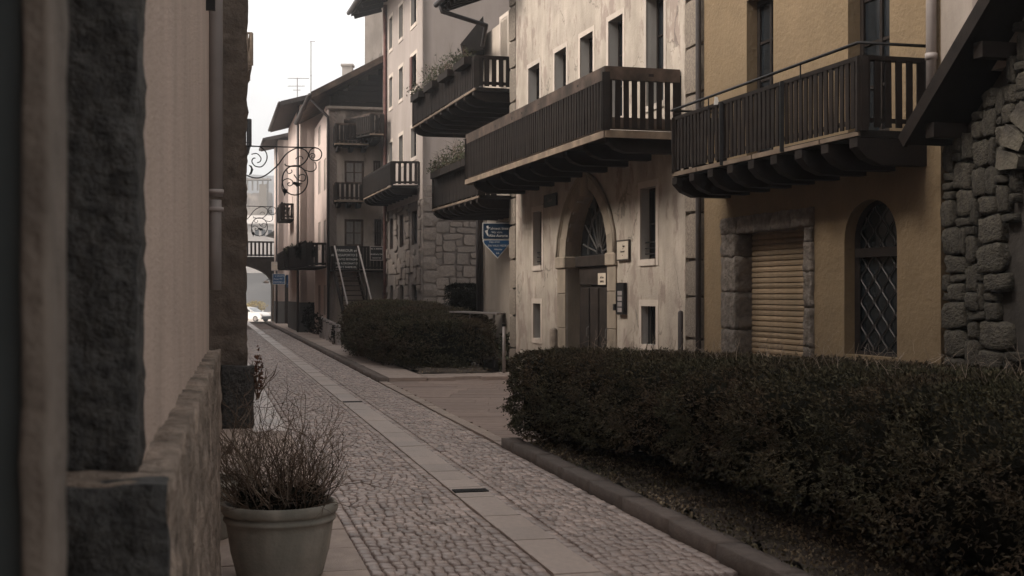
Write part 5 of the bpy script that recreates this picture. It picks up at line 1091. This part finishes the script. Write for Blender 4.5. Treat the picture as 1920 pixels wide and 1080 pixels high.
mb = MB(); mb.box(((a.x+b.x)/2, 266, zt2+.1), (b.x-a.x+.6, 2.2, .3)); mb.build('top_beam', M_B5, ft_)
for i, (u0, u1, vt, Y, m, lab) in enumerate(((440, 516, 420, 230, M_PALEH, 'pale hazy house behind the bridge railing'), (497, 548, 446, 108, M_PALEH, 'pale gabled house end just behind the bridge'))):
    h = thing('far_house', (pix((u0+u1)/2, 0, Y).x, Y, gz(Y)), lab, 'house'); x0, x1 = pix(u0, 0, Y).x, pix(u1, 0, Y).x; zt_ = pix(0, vt, Y).z; zb_ = 4.3 if i == 1 else gz(Y)-.1
    mb = MB(); mb.box(((x0+x1)/2, Y+4, (zt_+4.5)/2), (x1-x0, 8, zt_-4.5))
    if i == 0: mb.build('wall', m, h)
    else: pass
    if i == 0:
        mb = MB(); zr = zt_+1.6; mb.hexa([(x0-.5, Y-.6, zt_-.1), (x1+.5, Y-.6, zt_-.1), (x1+.5, Y+4, zr), (x0-.5, Y+4, zr), (x0-.5, Y-.6, zt_+.1), (x1+.5, Y-.6, zt_+.1), (x1+.5, Y+4, zr+.2), (x0-.5, Y+4, zr+.2)]); mb.build('roof', M_PALEH, h)
        for k in range(3): mb = MB(); mb.box((x0+(x1-x0)*(.55+.16*k), Y-.03, zt_-1.6), (.7, .06, 1.1)); mb.build('window', M_GLASS, h)
    else:
        xa, xb, xm = pix(497, 0, Y).x, pix(527, 0, Y).x, pix(524, 0, Y).x; z0_, z1_ = pix(0, 443, Y).z, pix(0, 420, Y).z
        mb = MB(); mb.prism([(xa, Y, z0_), (xb+2.4, Y, z0_), (xb+.3, Y, z1_)], (0, 5, 0)); mb.build('roof', M_SOFF, h)
        mb = MB(); mb.box(((xa+xb)/2+1.3, Y+2.6, z0_/2-.3), (2.6, 4, z0_+.55)); mb.build('wall', m, h)
def antenna(u, vb, vt, Y, label, bars):
    r = thing('roof_antenna', tuple(pix(u, vb, Y)), label, 'antenna'); mb = MB(); mb.tube([pix(u, vb, Y), pix(u, vt, Y)], .02, 5); mb.build('mast', M_PIPE, r)
    for du, v_ in bars: mb = MB(); mb.tube([pix(u+du[0], v_, Y), pix(u+du[1], v_, Y)], .014, 4); mb.build('rod', M_PIPE, r)
antenna(583, 182, 77, 54, 'tall thin roof antenna above the gabled house eave', [((-2, 8), 78), ((-1.5, 1.5), 142), ((-1, 1), 150)])
antenna(557.5, 200, 146, 60, 'branched roof antenna on the pink house', [((-18, 22), 147), ((-18, 14), 161.5), ((-8, 6), 169)])
p = pix(480, 571, 165); bush('yellow_bush', (p.x, p.y, .1), (1.3, 1.0, .8), 300, .25, 'hazy yellowish bush behind the parked car', 'bush', mat('yellow_leaf', (.32, .25, .10), .8, .2, 3, bump=0, island=.3))
# ------------------------------------------------------------------ air
mb = MB(); mb.box((-20, 430, 65), (1500, 1000, 136)); hz = mb.build('haze', M_WHITE)
hm_ = bpy.data.materials.new('haze_air'); hm_.use_nodes = True; N = hm_.node_tree.nodes; N.clear(); o_ = N.new('ShaderNodeOutputMaterial'); v_ = N.new('ShaderNodeVolumePrincipled')
v_.inputs['Color'].default_value = (.93, .94, .96, 1); v_.inputs['Density'].default_value = .0014; v_.inputs['Anisotropy'].default_value = .2
hm_.node_tree.links.new(v_.outputs[0], o_.inputs['Volume']); hz.data.materials.clear(); hz.data.materials.append(hm_)
tag(hz, 'thin pale air haze over the whole valley', 'haze', kind='stuff')
